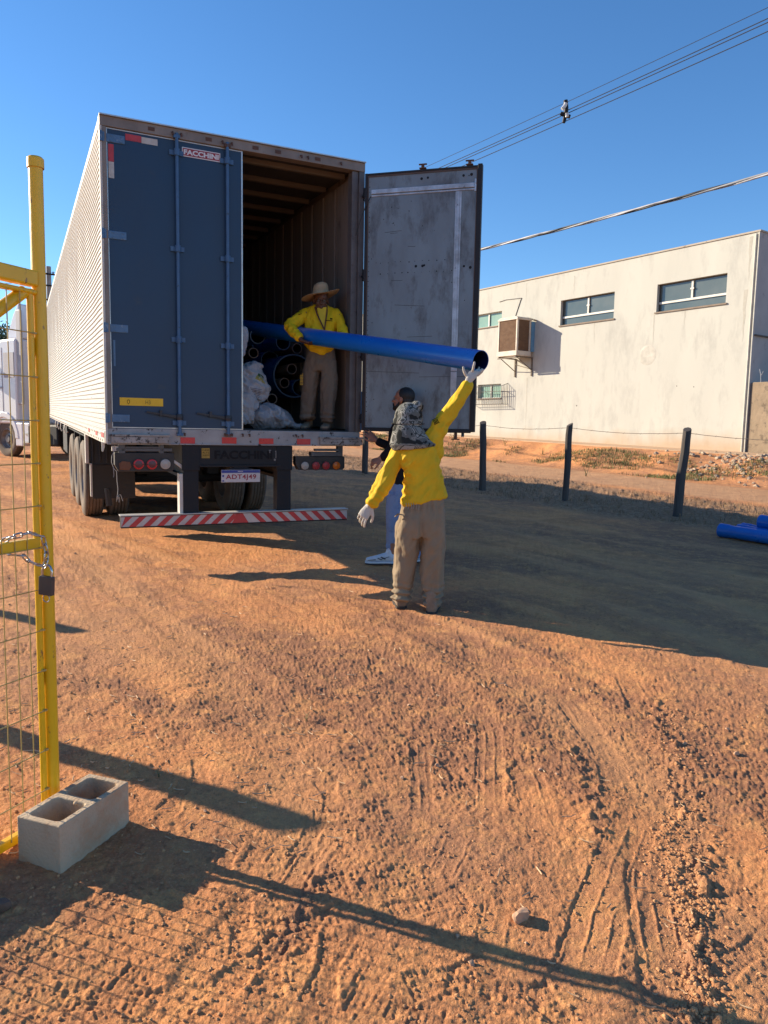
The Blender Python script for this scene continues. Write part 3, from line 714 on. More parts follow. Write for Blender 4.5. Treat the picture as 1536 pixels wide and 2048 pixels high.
mb = F(); mb.box(.098, 2.472, -.03, .085, .497, .506); bt = mb.build('bumper_sunlit_top', M_sun_white, tr, bevel=.001)  # sunlight on the upper face of the bumper, put into a white top
mb = F(); mb.box(.105, 2.465, -.012, .07, .378, .4965); bp = mb.build('rear_bumper', M_dark, tr, bevel=.003)
mb = F(); mb.box(.108, 2.462, -.0155, -.0125, .392, .488); mb.build('bumper_white_film', mat('bumper_white', (.50, .48, .47), .4, col2=(.40, .38, .37), nscale=14, col3=(.16, .12, .11), n3=24, t3=(.62, .7)), bp)
mb = F(); zc = 1.283; W = .066
def stripe(a, lean):
    z0, z1 = .392, .488; P = [(a, z0), (a+W, z0), (a+W+lean, z1), (a+lean, z1)]
    P = [(min(max(u, .109), 2.461), w) for u, w in P]
    mb.quad(*[(u, -.0172, w) for u, w in P]); 
a = .045
while a < 1.16: stripe(a, .10); a += .132
mb.quad((1.185, -.0172, .392), (1.36, -.0172, .392), (1.30, -.0172, .488), (1.245, -.0172, .488))
a = 1.485
while a < 2.50: stripe(a, -.10); a += .132
mb.build('bumper_red_stripe', M_dred, bp, fixn=False)
# plate
a0, z0 = Tp(441.5, 963, -.03); a1, z1 = Tp(517.5, 939.5, -.03); z0 = .812; z1 = .938; a0, a1 = 1.075, 1.478
mb = F(); mb.box(a0, a1, -.034, -.030, z0, z1); pl = mb.build('license_plate', M_platew, tr, bevel=.002)
mb = F(); mb.box(a0+.003, a1-.003, -.0365, -.0335, z1-.031, z1-.003); mb.build('plate_band', M_plateb, pl)
text_mesh('plate_country', 'BRASIL', T(a0+.17, -.0368, z1-.022), A_, Z_, .055, .012, M_lettw, pl, bold=.01, depth=.0008)
text_mesh('plate_number', 'ADT4J49', T(a0+.046, -.0345, z0+.018), A_, Z_, .315, .062, M_plater, pl, bold=.022, depth=.0015, spacing=1.1)
mb = F(); mb.box(a0+.01, a0+.028, -.036, -.0338, z0+.055, z0+.075); mb.box(a0+.01, a0+.028, -.036, -.0338, z0+.008, z0+.022); mb.build('plate_mark', M_plateb, pl)
mb = F(); mb.box(1.20, 1.36, -.02, .06, .93, .975); mb.box(1.16, 1.40, -.028, -.0, .94, .955); mb.build('plate_holder', M_dark, tr, bevel=.003)
# lamp boxes
def lampbox(a0, a1, z0, z1, lamps, name='tail_lamp_box'):
    mb = F(); r = .035
    mb.prism([(a0+r, z0), (a1-.02, z0), (a1, z0+.02), (a1, z1), (a0, z1), (a0, z0+r+.03)], .0, .09)
    o = mb.build(name, mat('lamp_box_brown', (.035, .031, .028), .6, col2=(.025, .022, .02), nscale=8), tr, bevel=.006)
    for a, z, rr, m, n in lamps:
        c = T(a, .0, z); mb = MB(); mb.lathe([(rr, 0), (rr, .012), (rr*.93, .018), (rr*.72, .020), (rr*.70, .016), (rr*.3, .019), (.001, .022)], c, -B_, 24); lo = mb.build(n, m, o, smooth=35)
        mb = MB(); mb.lathe([(rr+.001, 0), (rr+.008, 0), (rr+.008, .010), (rr+.001, .010)], c, -B_, 24); mb.build('lamp_ring', M_black, lo)
        if n == 'red_lamp':
            mb = MB(); mb.lathe([(rr*.70, .0215), (rr*.30, .0235), (.001, .0245)], c, -B_, 20); mb.build('lamp_centre', mat('lens_dark_red', (.10, .02, .035), .3), lo, smooth=40)
            mb = F(); mb.box(a-rr, a-rr*.7, -.0215, -.015, z-.003, z+.003); mb.box(a+rr*.7, a+rr, -.0215, -.015, z-.003, z+.003); mb.build('lens_gap', M_black, lo)
    return o
lb = lampbox(.062, .618, .925, 1.107, [(.28, .996, .050, M_red, 'red_lamp'), (.405, .996, .050, M_red, 'red_lamp'), (.532, .996, .050, M_clear, 'clear_lamp')])
mb = F(); mb.prism([(.10, 1.005), (.105, .945), (.19, .94), (.215, .975), (.20, 1.02), (.13, 1.03)], -.014, .0); mb.build('amber_lamp', mat('dusty_amber', (.16, .055, .02), .6), lb, bevel=.004)
mb = F(); mb.box(.08, .60, .0, .06, 1.12, 1.15); mb.box(.16, .50, -.008, .0, 1.152, 1.166); mb.box(.10, .16, .0, .06, 1.10, 1.186); mb.box(.48, .52, .0, .06, 1.10, 1.186); mb.build('lamp_bracket', mat('bracket_grey', (.10, .10, .10), .5, nscale=10), lb, bevel=.003)
lampbox(1.872, 2.435, .930, 1.072, [(1.975, .975, .043, M_clear, 'clear_lamp'), (2.10, .975, .043, mat('dim_red', (.35, .03, .035), .4), 'tail_lamp'), (2.215, .975, .043, mat('dim_red', (.35, .03, .035), .4), 'tail_lamp'), (2.335, .975, .043, M_orange, 'amber_lamp')])
mb = F(); mb.box(2.05, 2.40, .0, .09, 1.075, 1.12); mb.box(2.09, 2.37, .0, .05, 1.13, 1.155); mb.box(2.36, 2.42, .02, .08, 1.07, 1.186); mb.build('lamp_bracket', mat('bracket_grey', (.10, .10, .10), .5, nscale=10), tr, bevel=.004)
# hanging cord
mb = F(); mb.tube([(.06, -.02, 1.18), (.055, -.03, 1.12), (.035, -.03, 1.08), (.03, -.03, 1.02), (.05, -.03, .96), (.075, -.03, .93), (.078, -.02, .84), (.085, -.02, .76), (.08, -.02, .70)], .0035, 6)
mb.tube([(.045, -.03, .98), (.05, -.03, .90), (.045, -.03, .875)], .003, 5)
for k in range(7): u = random.uniform(-.03, .05); mb.tube([(.08, -.02, .70), (.08+u*.6, -.03+random.uniform(-.02, .02), .69+random.uniform(-.01, .02)), (.08+u, -.02, .65+random.uniform(-.03, .02))], .003, 5)
mb.build('hanging_cord', mat('cord_pale', (.36, .34, .32), .8), tr, smooth=60)
mb = F(); mb.box(.04, .10, .01, .05, 1.12, 1.17); mb.prism([(-.05, 1.205), (-.018, 1.20), (-.018, 1.16), (-.035, 1.11), (-.045, 1.115)], .05, .065); mb.build('bent_bracket', M_sun_white, tr, bevel=.003)
# mudguard and flap
mb = F(); 
mb.box(.03, .60, 2.62, 2.66, .80, 1.20)
for k in range(6): mb.box(.06+k*.085, .085+k*.085, 2.595, 2.622, .83, 1.18)
mb.build('mudguard', mat('mudguard_navy', (.022, .030, .040), .5, col2=(.015, .02, .028), nscale=6), tr, bevel=.005)
mb = F(); mb.box(-.012, .028, 2.58, 2.70, .82, 1.20); mb.box(.036, .062, 2.56, 2.62, .40, .82); mb.build('mudguard_sunlit_edge', M_sun_white, tr, bevel=.004)  # white strips paint the sun on the left edges of mudguard and flap
mb = F(); mb.box(.064, .58, 2.585, 2.60, .37, .80); mb.build('mud_flap', M_black, tr, bevel=.003)
mb = F(); mb.box(2.02, 2.60, 2.62, 2.66, .80, 1.2); mb.build('mudguard', mat('mudguard_navy', (.022, .030, .040), .5), tr, bevel=.005)
mb = F(); mb.tube([(.22, 2.4, .52), (.24, 2.4, .30)], .04, 8); mb.build('valve_hose', M_black, tr)

# wheels: tyre and rim
def tyre_mb(c, ax, R=.53, w=.29, grooves=4):
    mb = MB(); h = w/2; prof = [(R*.54, -h*.62), (R*.60, -h*.86), (R*.78, -h), (R*.93, -h*.93), (R*.985, -h*.80)]
    n = grooves+1; seg = (1.60*h)/n
    for k in range(n):
        x0 = -h*.80+seg*k; x1 = x0+seg
        if k: prof += [(R*.972, x0+.005), (R, x0+.0065)]
        else: prof += [(R, x0+.01)]
        if k < n-1: prof += [(R, x1-.0065), (R*.972, x1-.005)]
        else: prof += [(R, x1-.01)]
    prof += [(R*.985, h*.80), (R*.93, h*.93), (R*.78, h), (R*.60, h*.86), (R*.54, h*.62)]
    mb.lathe(prof, c, ax, 64); return mb
def wheel(a, b, R, name='wheel', w=.27, parent=tr, c=None, ax=None, outer=-1, zc=None):
    c = T(a, b, R-.012) if c is None else c; ax = A_ if ax is None else ax
    e = bpy.data.objects.new(name, None); COL.objects.link(e); e.parent = parent; e.empty_display_size = .1; e.location = wmat(parent).inverted() @ c
    tyre_mb(c, ax, R, w).build('tyre', M_tyre, e, smooth=35)
    mb = MB(); s = outer; hw = w/2
    mb.lathe([(R*.57, -hw*.75), (R*.57, hw*.75)], c, ax, 40)
    mb.lathe([(R*.58, hw*.80), (R*.55, hw*.84), (R*.52, hw*.55), (R*.46, hw*.2), (R*.34, hw*.1), (R*.30, hw*.35), (R*.22, hw*.40), (R*.20, hw*.75), (.001, hw*.8)], c, ax*s, 40)
    for k in range(10):
        t = 2*pi*k/10; ux, uy = perp(ax*s); p = c+(ux*cos(t)+uy*sin(t))*R*.38; mb.lathe([(.016, hw*.1), (.016, hw*.28), (.001, hw*.3)], p, ax*s, 6)
    mb.build('rim', M_rim, e, smooth=35)
    return e
for b in (3.86, 5.11, 6.36):
    for a, o in ((.150, -1), (.480, 1), (2.120, -1), (2.450, 1)):
        wheel(a, b, .535, outer=o)
    mb = F(); mb.tube([(.1, b, .52), (2.5, b, .52)], .07, 12); mb.box(.72, .88, b-.35, b+.35, .60, .72); mb.box(1.72, 1.88, b-.35, b+.35, .60, .72)
    mb.box(.9, 1.7, b-.1, b+.02, .55, .80); mb.build('axle', M_dark, tr)
for b in (4.48, 5.73): mb = F(); mb.box(.05, .60, b-.03, b+.03, .95, 1.19); mb.build('mudguard_stay', M_dark, tr)
mb = F(); mb.box(.03, .62, 3.3, 6.95, 1.13, 1.15); mb.build('mudguard_top', M_dark, tr)
# landing legs, tool box, hooks along the rail
for a in (.35, 2.15):
    mb = F(); mb.box(a, a+.12, 11.3, 11.42, .25, 1.19); mb.box(a-.06, a+.18, 11.22, 11.5, .22, .25); mb.build('landing_leg', M_dark, tr, bevel=.004)
mb = F(); mb.box(.05, .65, 8.0, 9.4, .62, 1.13); mb.build('tool_box', M_dark, tr, bevel=.01)
mb = F()
for b in (7.2, 8.6, 9.8, 10.9): mb.tube([(-.01, b, 1.2), (-.03, b, 1.10), (-.01, b, 1.03), (.03, b, 1.06)], .012, 6)
mb.build('rope_hook', M_sun_white, tr, smooth=60)
# ------------------------------------------------------------------ street wall building
def Wf(t, o, z): return V((WC.x, WC.y, 0))+WD*t+WN*o+Z_*z       # along the wall, outward, up
M_wall = None
def wall_mat():
    m = mat('weathered_white_render', (.55, .545, .49), .9, col2=(.48, .475, .43), nscale=.55, stretch=(1, 1, .35), col3=(.36, .355, .33), n3=1.8, t3=(.50, .82), bump=.003, bscale=9, spec=.2)
    n = m.node_tree; p = n.nodes['Principled BSDF']; src = p.inputs['Base Color'].links[0].from_socket
    g = n.nodes.new('ShaderNodeNewGeometry'); s = n.nodes.new('ShaderNodeSeparateXYZ'); n.links.new(g.outputs['Position'], s.inputs[0])
    nz = n.nodes.new('ShaderNodeTexNoise'); nz.inputs['Scale'].default_value = 1.2; nz.inputs['Detail'].default_value = 6; n.links.new(g.outputs['Position'], nz.inputs['Vector'])
    a = n.nodes.new('ShaderNodeMath'); a.operation = 'MULTIPLY_ADD'; n.links.new(nz.outputs['Fac'], a.inputs[0]); a.inputs[1].default_value = -1.0; n.links.new(s.outputs[2], a.inputs[2])
    r = n.nodes.new('ShaderNodeMapRange'); r.inputs[1].default_value = .55; r.inputs[2].default_value = 1.25; r.inputs[3].default_value = .65; r.inputs[4].default_value = 0; n.links.new(a.outputs[0], r.inputs[0])
    x = n.nodes.new('ShaderNodeMix'); x.data_type = 'RGBA'; n.links.new(r.outputs[0], x.inputs[0]); n.links.new(src, x.inputs[6]); x.inputs[7].default_value = (.48, .30, .16, 1); n.links.new(x.outputs[2], p.inputs['Base Color'])
    return m
M_wall = wall_mat()
M_glass = mat('dusty_window_glass', (.075, .10, .095), .12, col2=(.11, .13, .12), nscale=.8, spec=.8)
M_glassg = mat('green_window_glass', (.20, .34, .27), .15, col2=(.26, .38, .30), nscale=1.0, spec=.7)
M_winfr = mat('window_frame_white', (.66, .65, .60), .5)
M_windk = mat('window_reveal_dark', (.10, .085, .075), .7)
bl = thing('warehouse', 'white rendered two-storey warehouse with long high windows beside the street', 'building', (WC.x, WC.y, gz(WC.x, WC.y)), 0)
wins = [(1.0, 3.60, 5.78, 6.72, 'a'), (5.43, 8.05, 5.77, 6.74, 'a'), (11.44, 13.3, 6.14, 6.74, 'g'), (11.34, 12.85, 3.01, 3.62, 'g')]
TOPZ, LEN, DEP = 7.80, 27., 11.
def strip_wall(mb):
    ts = sorted({-.0, LEN}|{w[0] for w in wins}|{w[1] for w in wins}); zs = sorted({.2, TOPZ}|{w[2] for w in wins}|{w[3] for w in wins})
    for t0, t1 in zip(ts, ts[1:]):
        for z0, z1 in zip(zs, zs[1:]):
            tc, zc = (t0+t1)/2, (z0+z1)/2
            if any(w[0] < tc < w[1] and w[2] < zc < w[3] for w in wins): continue
            mb.quad((t0, 0, z0), (t1, 0, z0), (t1, 0, z1), (t0, 0, z1))
    for w in wins:
        t0, t1, z0, z1 = w[:4]; d = -.18
        mb.quad((t0, 0, z0), (t0, d, z0), (t0, d, z1), (t0, 0, z1)); mb.quad((t1, 0, z0), (t1, d, z0), (t1, d, z1), (t1, 0, z1))
        mb.quad((t0, 0, z0), (t1, 0, z0), (t1, d, z0), (t0, d, z0)); mb.quad((t0, 0, z1), (t1, 0, z1), (t1, d, z1), (t0, d, z1))
mb = MB(Wf); strip_wall(mb)
mb.quad((LEN, 0, .2), (LEN, -DEP, .2), (LEN, -DEP, TOPZ), (LEN, 0, TOPZ)); mb.quad((0, -DEP, .2), (LEN, -DEP, .2), (LEN, -DEP, TOPZ), (0, -DEP, TOPZ))
fw = mb.build('wall', M_wall, bl, fixn=True)
mb = MB(Wf); mb.quad((0, 0, .2), (0, -DEP, .2), (0, -DEP, TOPZ), (0, 0, TOPZ))
gw = mb.build('gable_wall', mat('shaded_gable_render', (.40, .385, .37), .9, col2=(.31, .30, .295), nscale=.9, col3=(.20, .195, .19), n3=3, t3=(.6, .75), bump=.004, bscale=8), bl)  # shade of the side turned from the sun is put into this greyer render
mb = MB(Wf); mb.box(-.07, .0, -DEP, -.05, 4.66, 4.70); mb.build('ledge', M_windk, gw)
mb = MB(Wf); mb.box(.01, LEN-.01, -DEP+.01, -.01, TOPZ-.30, TOPZ-.25); mb.build('roof', mat('roof_sheet', (.25, .24, .23), .6), bl)
mb = MB(Wf); mb.box(-.03, LEN+.03, -.2, .035, TOPZ, TOPZ+.05); mb.box(-.03, .17, -DEP, -.2, TOPZ, TOPZ+.05); mb.build('parapet_cap', mat('rusty_flashing', (.33, .26, .19), .7, col2=(.42, .38, .32), nscale=1.2, col3=(.09, .07, .05), n3=2.5, t3=(.62, .68)), bl)
mb = MB(Wf); mb.box(.0, .03, .0, .03, .95, 7.79); mb.build('corner_bead', mat('bead_white', (.62, .60, .53), .8), bl)
for t0, t1, z0, z1, k in wins:
    wn = MB(Wf); wn.box(t0+.0, t1-.0, -.165, -.125, z0, z0+.035); wn.box(t0, t1, -.165, -.125, z1-.035, z1); wn.box(t0, t0+.035, -.165, -.125, z0+.035, z1-.035); wn.box(t1-.035, t1, -.165, -.125, z0+.035, z1-.035)
    wo_ = wn.build('window', M_windk if k == 'a' else M_winfr, bl)
    mb = MB(Wf); mb.quad((t0+.02, -.15, z0+.02), (t1-.02, -.15, z0+.02), (t1-.02, -.15, z1-.02), (t0+.02, -.15, z1-.02)); mb.build('pane', M_glass if k == 'a' else M_glassg, wo_)
    mb = MB(Wf); tm = (t0+t1)/2
    if k == 'a':
        mb.box(t0+.035, t1-.035, -.14, -.10, z0+.27, z0+.34); mb.box(tm-.035, tm+.035, -.14, -.098, z0+.34, z1-.035)
    else: mb.box(tm-.035, tm+.035, -.14, -.10, z0+.035, z1-.035)
    mb.build('mullion', M_winfr, wo_)
    mb = MB(Wf); mb.box(t0-.05, t1+.05, -.12, .045, z0-.05, z0-.004); mb.build('sill', mat('brown_sill', (.28, .22, .17), .8), wo_)
    if k == 'a':
        mb = MB(Wf); mb.box(tm-.07, tm+.07, -.10, -.085, z0+.62, z0+.67); mb.build('catch', M_winfr, wo_)
# stains and small marks on the wall
mb = MB(Wf)
for c, z, r in ((1.95, 3.15, .02), (2.6, 3.2, .02), (7.0, 2.6, .03), (4.1, 4.45, .02)): mb.disc(Wf(c, .003, z), WN, r, 8)
mb.build('wall_hole', M_windk, fw, fixn=False)
mb = MB(); mb.lathe([(.001, .004), (.30, .006), (.33, .003), (.36, .0)], Wf(3.84, 0, 4.33), WN, 28); mb.build('old_patch', mat('patch_grey', (.56, .54, .48), .9, nscale=5), fw)
mb = MB(Wf)
for t, z0, z1, w in ((3.66, 4.6, 5.74, .03), (2.45, 5.1, 5.74, .03), (.28, 6.4, 7.7, .06), (.34, 4.5, 6.1, .07), (6.3, 4.9, 5.7, .02), (7.4, 6.9, 7.6, .03), (10.0, 6.6, 7.7, .02), (9.75, 1.6, 3.8, .035)):
    n = 9; L = [(t+.03*mnoise.noise(V((k*1.1, t, 0)))) for k in range(n)]
    for k in range(n-1):
        za, zb = z0+(z1-z0)*k/(n-1), z0+(z1-z0)*(k+1)/(n-1); wa, wb = w*(k+.5)/n, w*(k+1.5)/n
        mb.quad((L[k]-wa, .0025, za), (L[k]+wa, .0025, za), (L[k+1]+wb, .0025, zb), (L[k+1]-wb, .0025, zb))
build_each(mb, 'rain_streak', mat('streak_grey', (.50, .48, .42), .9, nscale=7, namt=.3), fw)
mb = MB(Wf); mb.tube([(10.75, .01, 6.05), (10.3, .012, 7.05), (10.25, .012, 7.12), (11.2, .01, 7.17), (11.6, .01, 7.13)], .016, 5); mb.build('cooler_cable', M_windk, fw)
mb = MB(Wf); mb.tube([(.10, .03, z) for z in (1.05, 2.2, 3.5, 4.8, 6.2, 7.75)], .028, 8); mb.build('down_pipe', mat('bead_white', (.62, .60, .53), .8), bl)
# grille cage in front of the lower window
gm = mat('grille_iron', (.12, .10, .08), .7); mb = MB(Wf); t0, t1, z0, z1, d = 10.92, 13.0, 2.72, 3.62, .34
for k in range(19):
    t = t0+(t1-t0)*k/18; mb.tube([(t, d, z0), (t, d, z1-.12)], .009, 5)
for z in (z0, z1-.12, z1-.35): mb.tube([(t0, d, z), (t1, d, z)], .011, 5)
for k in range(5):
    y = d*k/4
    mb.tube([(t0, y, z0), (t0, y, z1-.03*k)], .009, 5)
for z in (z0, z1-.35): mb.tube([(t0, 0, z), (t0, d, z)], .011, 5); mb.tube([(t1, 0, z), (t1, d, z)], .011, 5)
mb.tube([(t0, 0, z1), (t0, d, z1-.12)], .011, 5); mb.tube([(t1, 0, z1), (t1, d, z1-.12)], .011, 5); mb.tube([(t0, d*.5, z0), (t1, d*.5, z0)], .009, 5)
mb.build('window_grille', gm, bl)

# evaporative cooler bolted to the wall
co_ = thing('evaporative_cooler', 'boxy air cooler with brown wet pads on an iron bracket high on the white wall', 'cooler', tuple(Wf(9.95, .6, 3.85)))
c0, c1, d0, d1, z0, z1 = 9.42, 10.55, .22, 1.0, 4.84, 6.08
M_cw = mat('cooler_cream_plastic', (.62, .56, .47), .5, col2=(.50, .42, .33), nscale=4, col3=(.34, .24, .16), n3=6, t3=(.6, .75)); M_pad = mat('cooler_pad_brown', (.15, .082, .042), .9, col2=(.11, .058, .032), nscale=5, bump=.01, bscale=60, stretch=(1, 1, 1.6))
mb = MB(Wf)
for t in (c0, c1-.07):
    for y in (d0, d1-.09): mb.box(t, t+.07, y, y+.09, z0, z1)
mb.box(c0-.02, c1+.02, d0-.02, d1+.02, z1, z1+.07); mb.box(c0-.02, c1+.02, d0-.02, d1+.02, z0-.20, z0)
mb.prism([(c0-.04, z1+.07), (c1+.04, z1+.07), (c1-.1, z1+.13), (c0+.1, z1+.13)], d0, d1)
mb.build('housing', M_cw, co_, bevel=.01)
mb = MB(Wf); mb.box(c0+.075, c1-.075, d1-.06, d1-.02, z0+.005, z1-.005); mb.box(c0+.02, c0+.05, d0+.095, d1-.095, z0+.005, z1-.005); mb.box(c1-.05, c1-.02, d0+.095, d1-.095, z0+.005, z1-.005); mb.build('wet_pad', M_pad, co_)
mb = MB(Wf); mb.box(c0+.0, c1-.05, 0, d0-.025, z0, z1-.02); mb.build('air_duct', mat('duct_blue_film', (.14, .32, .50), .35, nscale=4), co_, bevel=.006)
mb = MB(Wf); mb.prism([(c0-.10, z1+.02), (c0+.35, z1+.16), (c0+.35, z1+.19), (c0-.10, z1+.05)], .02, .20); mb.build('flashing', mat('flashing_tan', (.40, .30, .20), .6), co_)
mb = MB(Wf)
for t in (c0+.05, c1-.1):
    mb.box(t, t+.05, .0, d1, z0-.26, z0-.21); mb.box(t, t+.06, .0, .05, z0-.98, z0-.26); mb.tube([(t+.025, .03, z0-.75), (t+.025, d1-.1, z0-.25)], .018, 6)
mb.box(c0, c1, d1-.06, d1, z0-.30, z0-.262); mb.tube([(c0+.07, .04, z0-.7), (c1-.07, .04, z0-.45)], .012, 5); mb.build('bracket', mat('bracket_iron', (.20, .16, .12), .7), co_)

# concrete boundary wall going on to the right of the warehouse
cw = thing('boundary_wall', 'bare brown concrete wall with spikes at the edge of the warehouse', 'wall', tuple(Wf(-6, 0, gz(16, 18))))
mb = MB(Wf); mb.box(-14, -.04, -.18, -.03, .2, 3.22); mb.build('concrete_panel', mat('raw_concrete', (.36, .27, .18), .95, col2=(.25, .19, .13), nscale=1.3, col3=(.13, .10, .075), n3=3.2, t3=(.55, .68), bump=.02, bscale=5), cw, bevel=.02)
mb = MB(Wf)
for k in range(44):
    t = -.3-k*.3
    mb.tube([(t, -.10, 3.2), (t+.02, -.10, 3.45), (t+.06, -.08, 3.62)], .012, 5); mb.tube([(t+.01, -.10, 3.42), (t-.06, -.10, 3.55)], .008, 4)
mb.build('spikes', mat('spike_pale', (.45, .45, .46), .5), cw)

# sidewalk slab
mb = MB(Wf); n = 60
for k in range(n):
    t0, t1 = -16+44*k/n, -16+44*(k+1)/n
    def zt(t, o): p = Wf(t, o, 0); return float(base_z(np.array([p.x]), np.array([p.y]))[0])
    e0, e1 = 1.75+.12*mnoise.noise(V((t0*1.3, 0, 0))), 1.75+.12*mnoise.noise(V((t1*1.3, 0, 0)))
    a, b = zt(t0, .3), zt(t1, .3)
    mb.quad((t0, .0, a+.035), (t1, .0, b+.035), (t1, e1, b+.02), (t0, e0, a+.02)); mb.quad((t0, e0, a+.02), (t1, e1, b+.02), (t1, e1+.02, b-.12), (t0, e0+.02, a-.12))
sw = mb.build('sidewalk', mat('dusty_sidewalk', (.54, .36, .22), .95, col2=(.46, .30, .18), nscale=1.5, col3=(.30, .19, .12), n3=4, t3=(.58, .7), bump=.004, bscale=20), None); tag(sw, 'dusty tan sidewalk at the foot of the white wall', 'sidewalk', kind='structure')

# ------------------------------------------------------------------ split fence posts and wire
M_post = mat('weathered_post', (.062, .052, .050), .9, col2=(.10, .088, .080), nscale=5, stretch=(3, 3, .25), bump=.008, bscale=22)
P1 = V((4.814, 12.366, 0)); PD = V((3.415-4.814, 14.242-12.366, 0)).normalized()
tops = []
def fence_post(t, lean, h, label, w=.105, pos=None, group='split fence posts along the road verge'):
    p = pos if pos is not None else P1+PD*t; z = gz(p.x, p.y)
    mb = MB(); rings = []; a0 = random.uniform(0, pi/2); n = 8
    for k in range(9):
        u = k/8; c = V((p.x, p.y, z-.1))+V((lean[0]*u, lean[1]*u, (h+.1)*u))+V((mnoise.noise(V((u*3, t, 0)))*.02, mnoise.noise(V((u*3, t, 5)))*.02, 0)); r = w*(1-.08*u)
        rings.append([mb.vv(c+V((cos(a0+2*pi*j/n)*r*(.56+.12*mnoise.noise(V((j*.9, t*2, u*1.5)))), sin(a0+2*pi*j/n)*r*(.46+.1*mnoise.noise(V((j*.8, t*3, u*1.5+9)))), (.035*cos(2*pi*j/n) if k == 8 else 0)))) for j in range(n)])
    for a, b in zip(rings, rings[1:]):
        for j in range(n): mb.face((a[j], a[(j+1) % n], b[(j+1) % n], b[j]))
    mb.face(rings[-1]); mb.face(rings[0][::-1])
    o = mb.build('fence_post', M_post, None, smooth=35); center_origin(o); tag(o, label, 'fence post', group)
    top = V((p.x+lean[0], p.y+lean[1], z+h)); tops.append((t, top)); return o
fence_post(0, (.095, 0), 1.43, 'leaning split wood post nearest the blue pipes', w=.135)
fence_post(2.33, (.02, 0), 1.44, 'dark wood fence post between the two leaning posts, standing clear of the white wall', w=.118)
fence_post(4.57, (-.015, 0), 1.42, 'wood fence post just right of the open trailer door', w=.13)
fence_post(8.9, (0, 0), 1.42, 'grey wood fence post seen between the trailer and the open door', w=.14)
fence_post(6.75, (.0, 0), 1.4, 'wood fence post hidden behind the open trailer door', w=.13)
fence_post(-2.4, (.03, 0), 1.42, 'wood fence post beyond the blue pipes', w=.14)
tops.sort()
mb = MB()
wire = MB()
for (ta, a), (tb, b) in zip(tops, tops[1:]):
    a2, b2 = a+V((0, 0, -.06)), b+V((0, 0, -.06)); n = 14; L = [a2.lerp(b2, k/n)+V((0, 0, -.05*sin(pi*k/n)+.006*mnoise.noise(V((k*.9, ta, 0))))) for k in range(n+1)]; wire.tube(L, .0045, 5, mapped=False)
    for p in L[1:-1:2]: wire.tube([p+V((-.012, 0, -.014)), p+V((.012, 0, .014))], .002, 4, mapped=False)
o = wire.build('barbed_wire', mat('wire_rust', (.13, .10, .08), .7), None); center_origin(o); tag(o, 'single rusty strand of barbed wire strung along the fence posts', 'wire')

# posts out of the frame on the near left, whose shadows cross the yard
SH = V((cos(SUN_AZ), sin(SUN_AZ), 0))
for i, (tip, h, w, lb) in enumerate(((gpt(612, 1660), 1.42, .17, 'wood post standing left of the yellow gate, nearest to it'), (gpt(140, 1262), 1.42, .15, 'wood post standing left of the gate, farther from the camera'))):
    ln = V((-.363, -.932, 0))*(.40, .45)[i]; p = tip+SH*(h/math.tan(SUN_EL))
    for _ in range(4): p = tip+SH*((h+gz(p.x, p.y)-tip.z)/math.tan(SUN_EL))-ln
    fence_post(30+i*10, (ln.x, ln.y), h, lb, w=w, pos=V((p.x, p.y, 0)), group='fence posts outside the gate')

# ------------------------------------------------------------------ power lines
M_cab = mat('cable_dark', (.035, .035, .04), .6); M_cabg = mat('cable_grey', (.30, .31, .34), .5)
def line_pts(px, py, Y, sagx, ext0=-16, ext1=60, n=60, sag=.0011):
    p = pt(px, py, Y); return [p+WD*s+Z_*(sag*(s-sagx)**2-sag*sagx**2) for s in [ext0+(ext1-ext0)*k/n for k in range(n+1)]]
for i, (py, dy, r, lb) in enumerate(((206, 0, .006, 'thin uppermost wire of the overhead line'), (223, .0, .009, 'second wire from the top of the overhead line'), (229, .12, .009, 'third wire from the top of the overhead line'), (243, 0, .009, 'lowest of the four parallel wires held by the spacer'))):
    mb = MB(); mb.tube(line_pts(1130, py, 12+dy*.67, 4), r*.67, 5, mapped=False); o = mb.build('power_line', M_cab, None); center_origin(o); tag(o, lb, 'power line', 'wires of the overhead line')
sp_ = thing('line_spacer', 'small white and dark spacer clamp holding the four overhead wires together', 'spacer', tuple(pt(1130, 225, 12)))
q = pt(1130, 225, 12)
def _q(x, y, z): return q+V((x, y, z))*.67
mb = MB(); mb.tube([_q(.0, 0, .26), _q(.03, 0, .10), _q(.02, 0, -.02), _q(-.02, 0, -.22)], [.034, .030, .034, .024], 8, mapped=False); mb.tube([_q(-.10, 0, -.02), _q(-.0, 0, -.06), _q(.12, 0, -.09)], .030, 8, mapped=False); mb.build('clamp_body', M_dark, sp_, smooth=40)
for P in ([_q(-.08, -.05, .05), _q(-.02, -.05, .12), _q(.0, -.05, .18)], [_q(.03, -.06, -.04), _q(.04, -.06, -.12)]):
    mb = MB(); mb.tube(P, .027, 8, mapped=False); mb.build('insulator', mat('porcelain', (.75, .73, .70), .3), sp_, smooth=40)
L = line_pts(1250, 425, 14, -2, ext0=-14, ext1=40, n=400, sag=.0018)
for mm, ph, nm in ((M_cabg, 0, 0), (M_cab, pi, 1)): pass
tw = thing('twisted_cable', 'thick twisted grey service cable crossing the sky below the thin wires', 'cable', tuple(L[0]))
for mm, ph in ((M_cabg, 0), (mat('cable_pale', (.50, .49, .52), .5), 2*pi/3), (M_cab, 4*pi/3)):
    P = [p+(Z_*cos(ph+k*.30)+WN*sin(ph+k*.30))*.017 for k, p in enumerate(L)]; mb = MB(); mb.tube(P, .0155, 6, mapped=False); mb.build('strand', mm, tw, smooth=60)

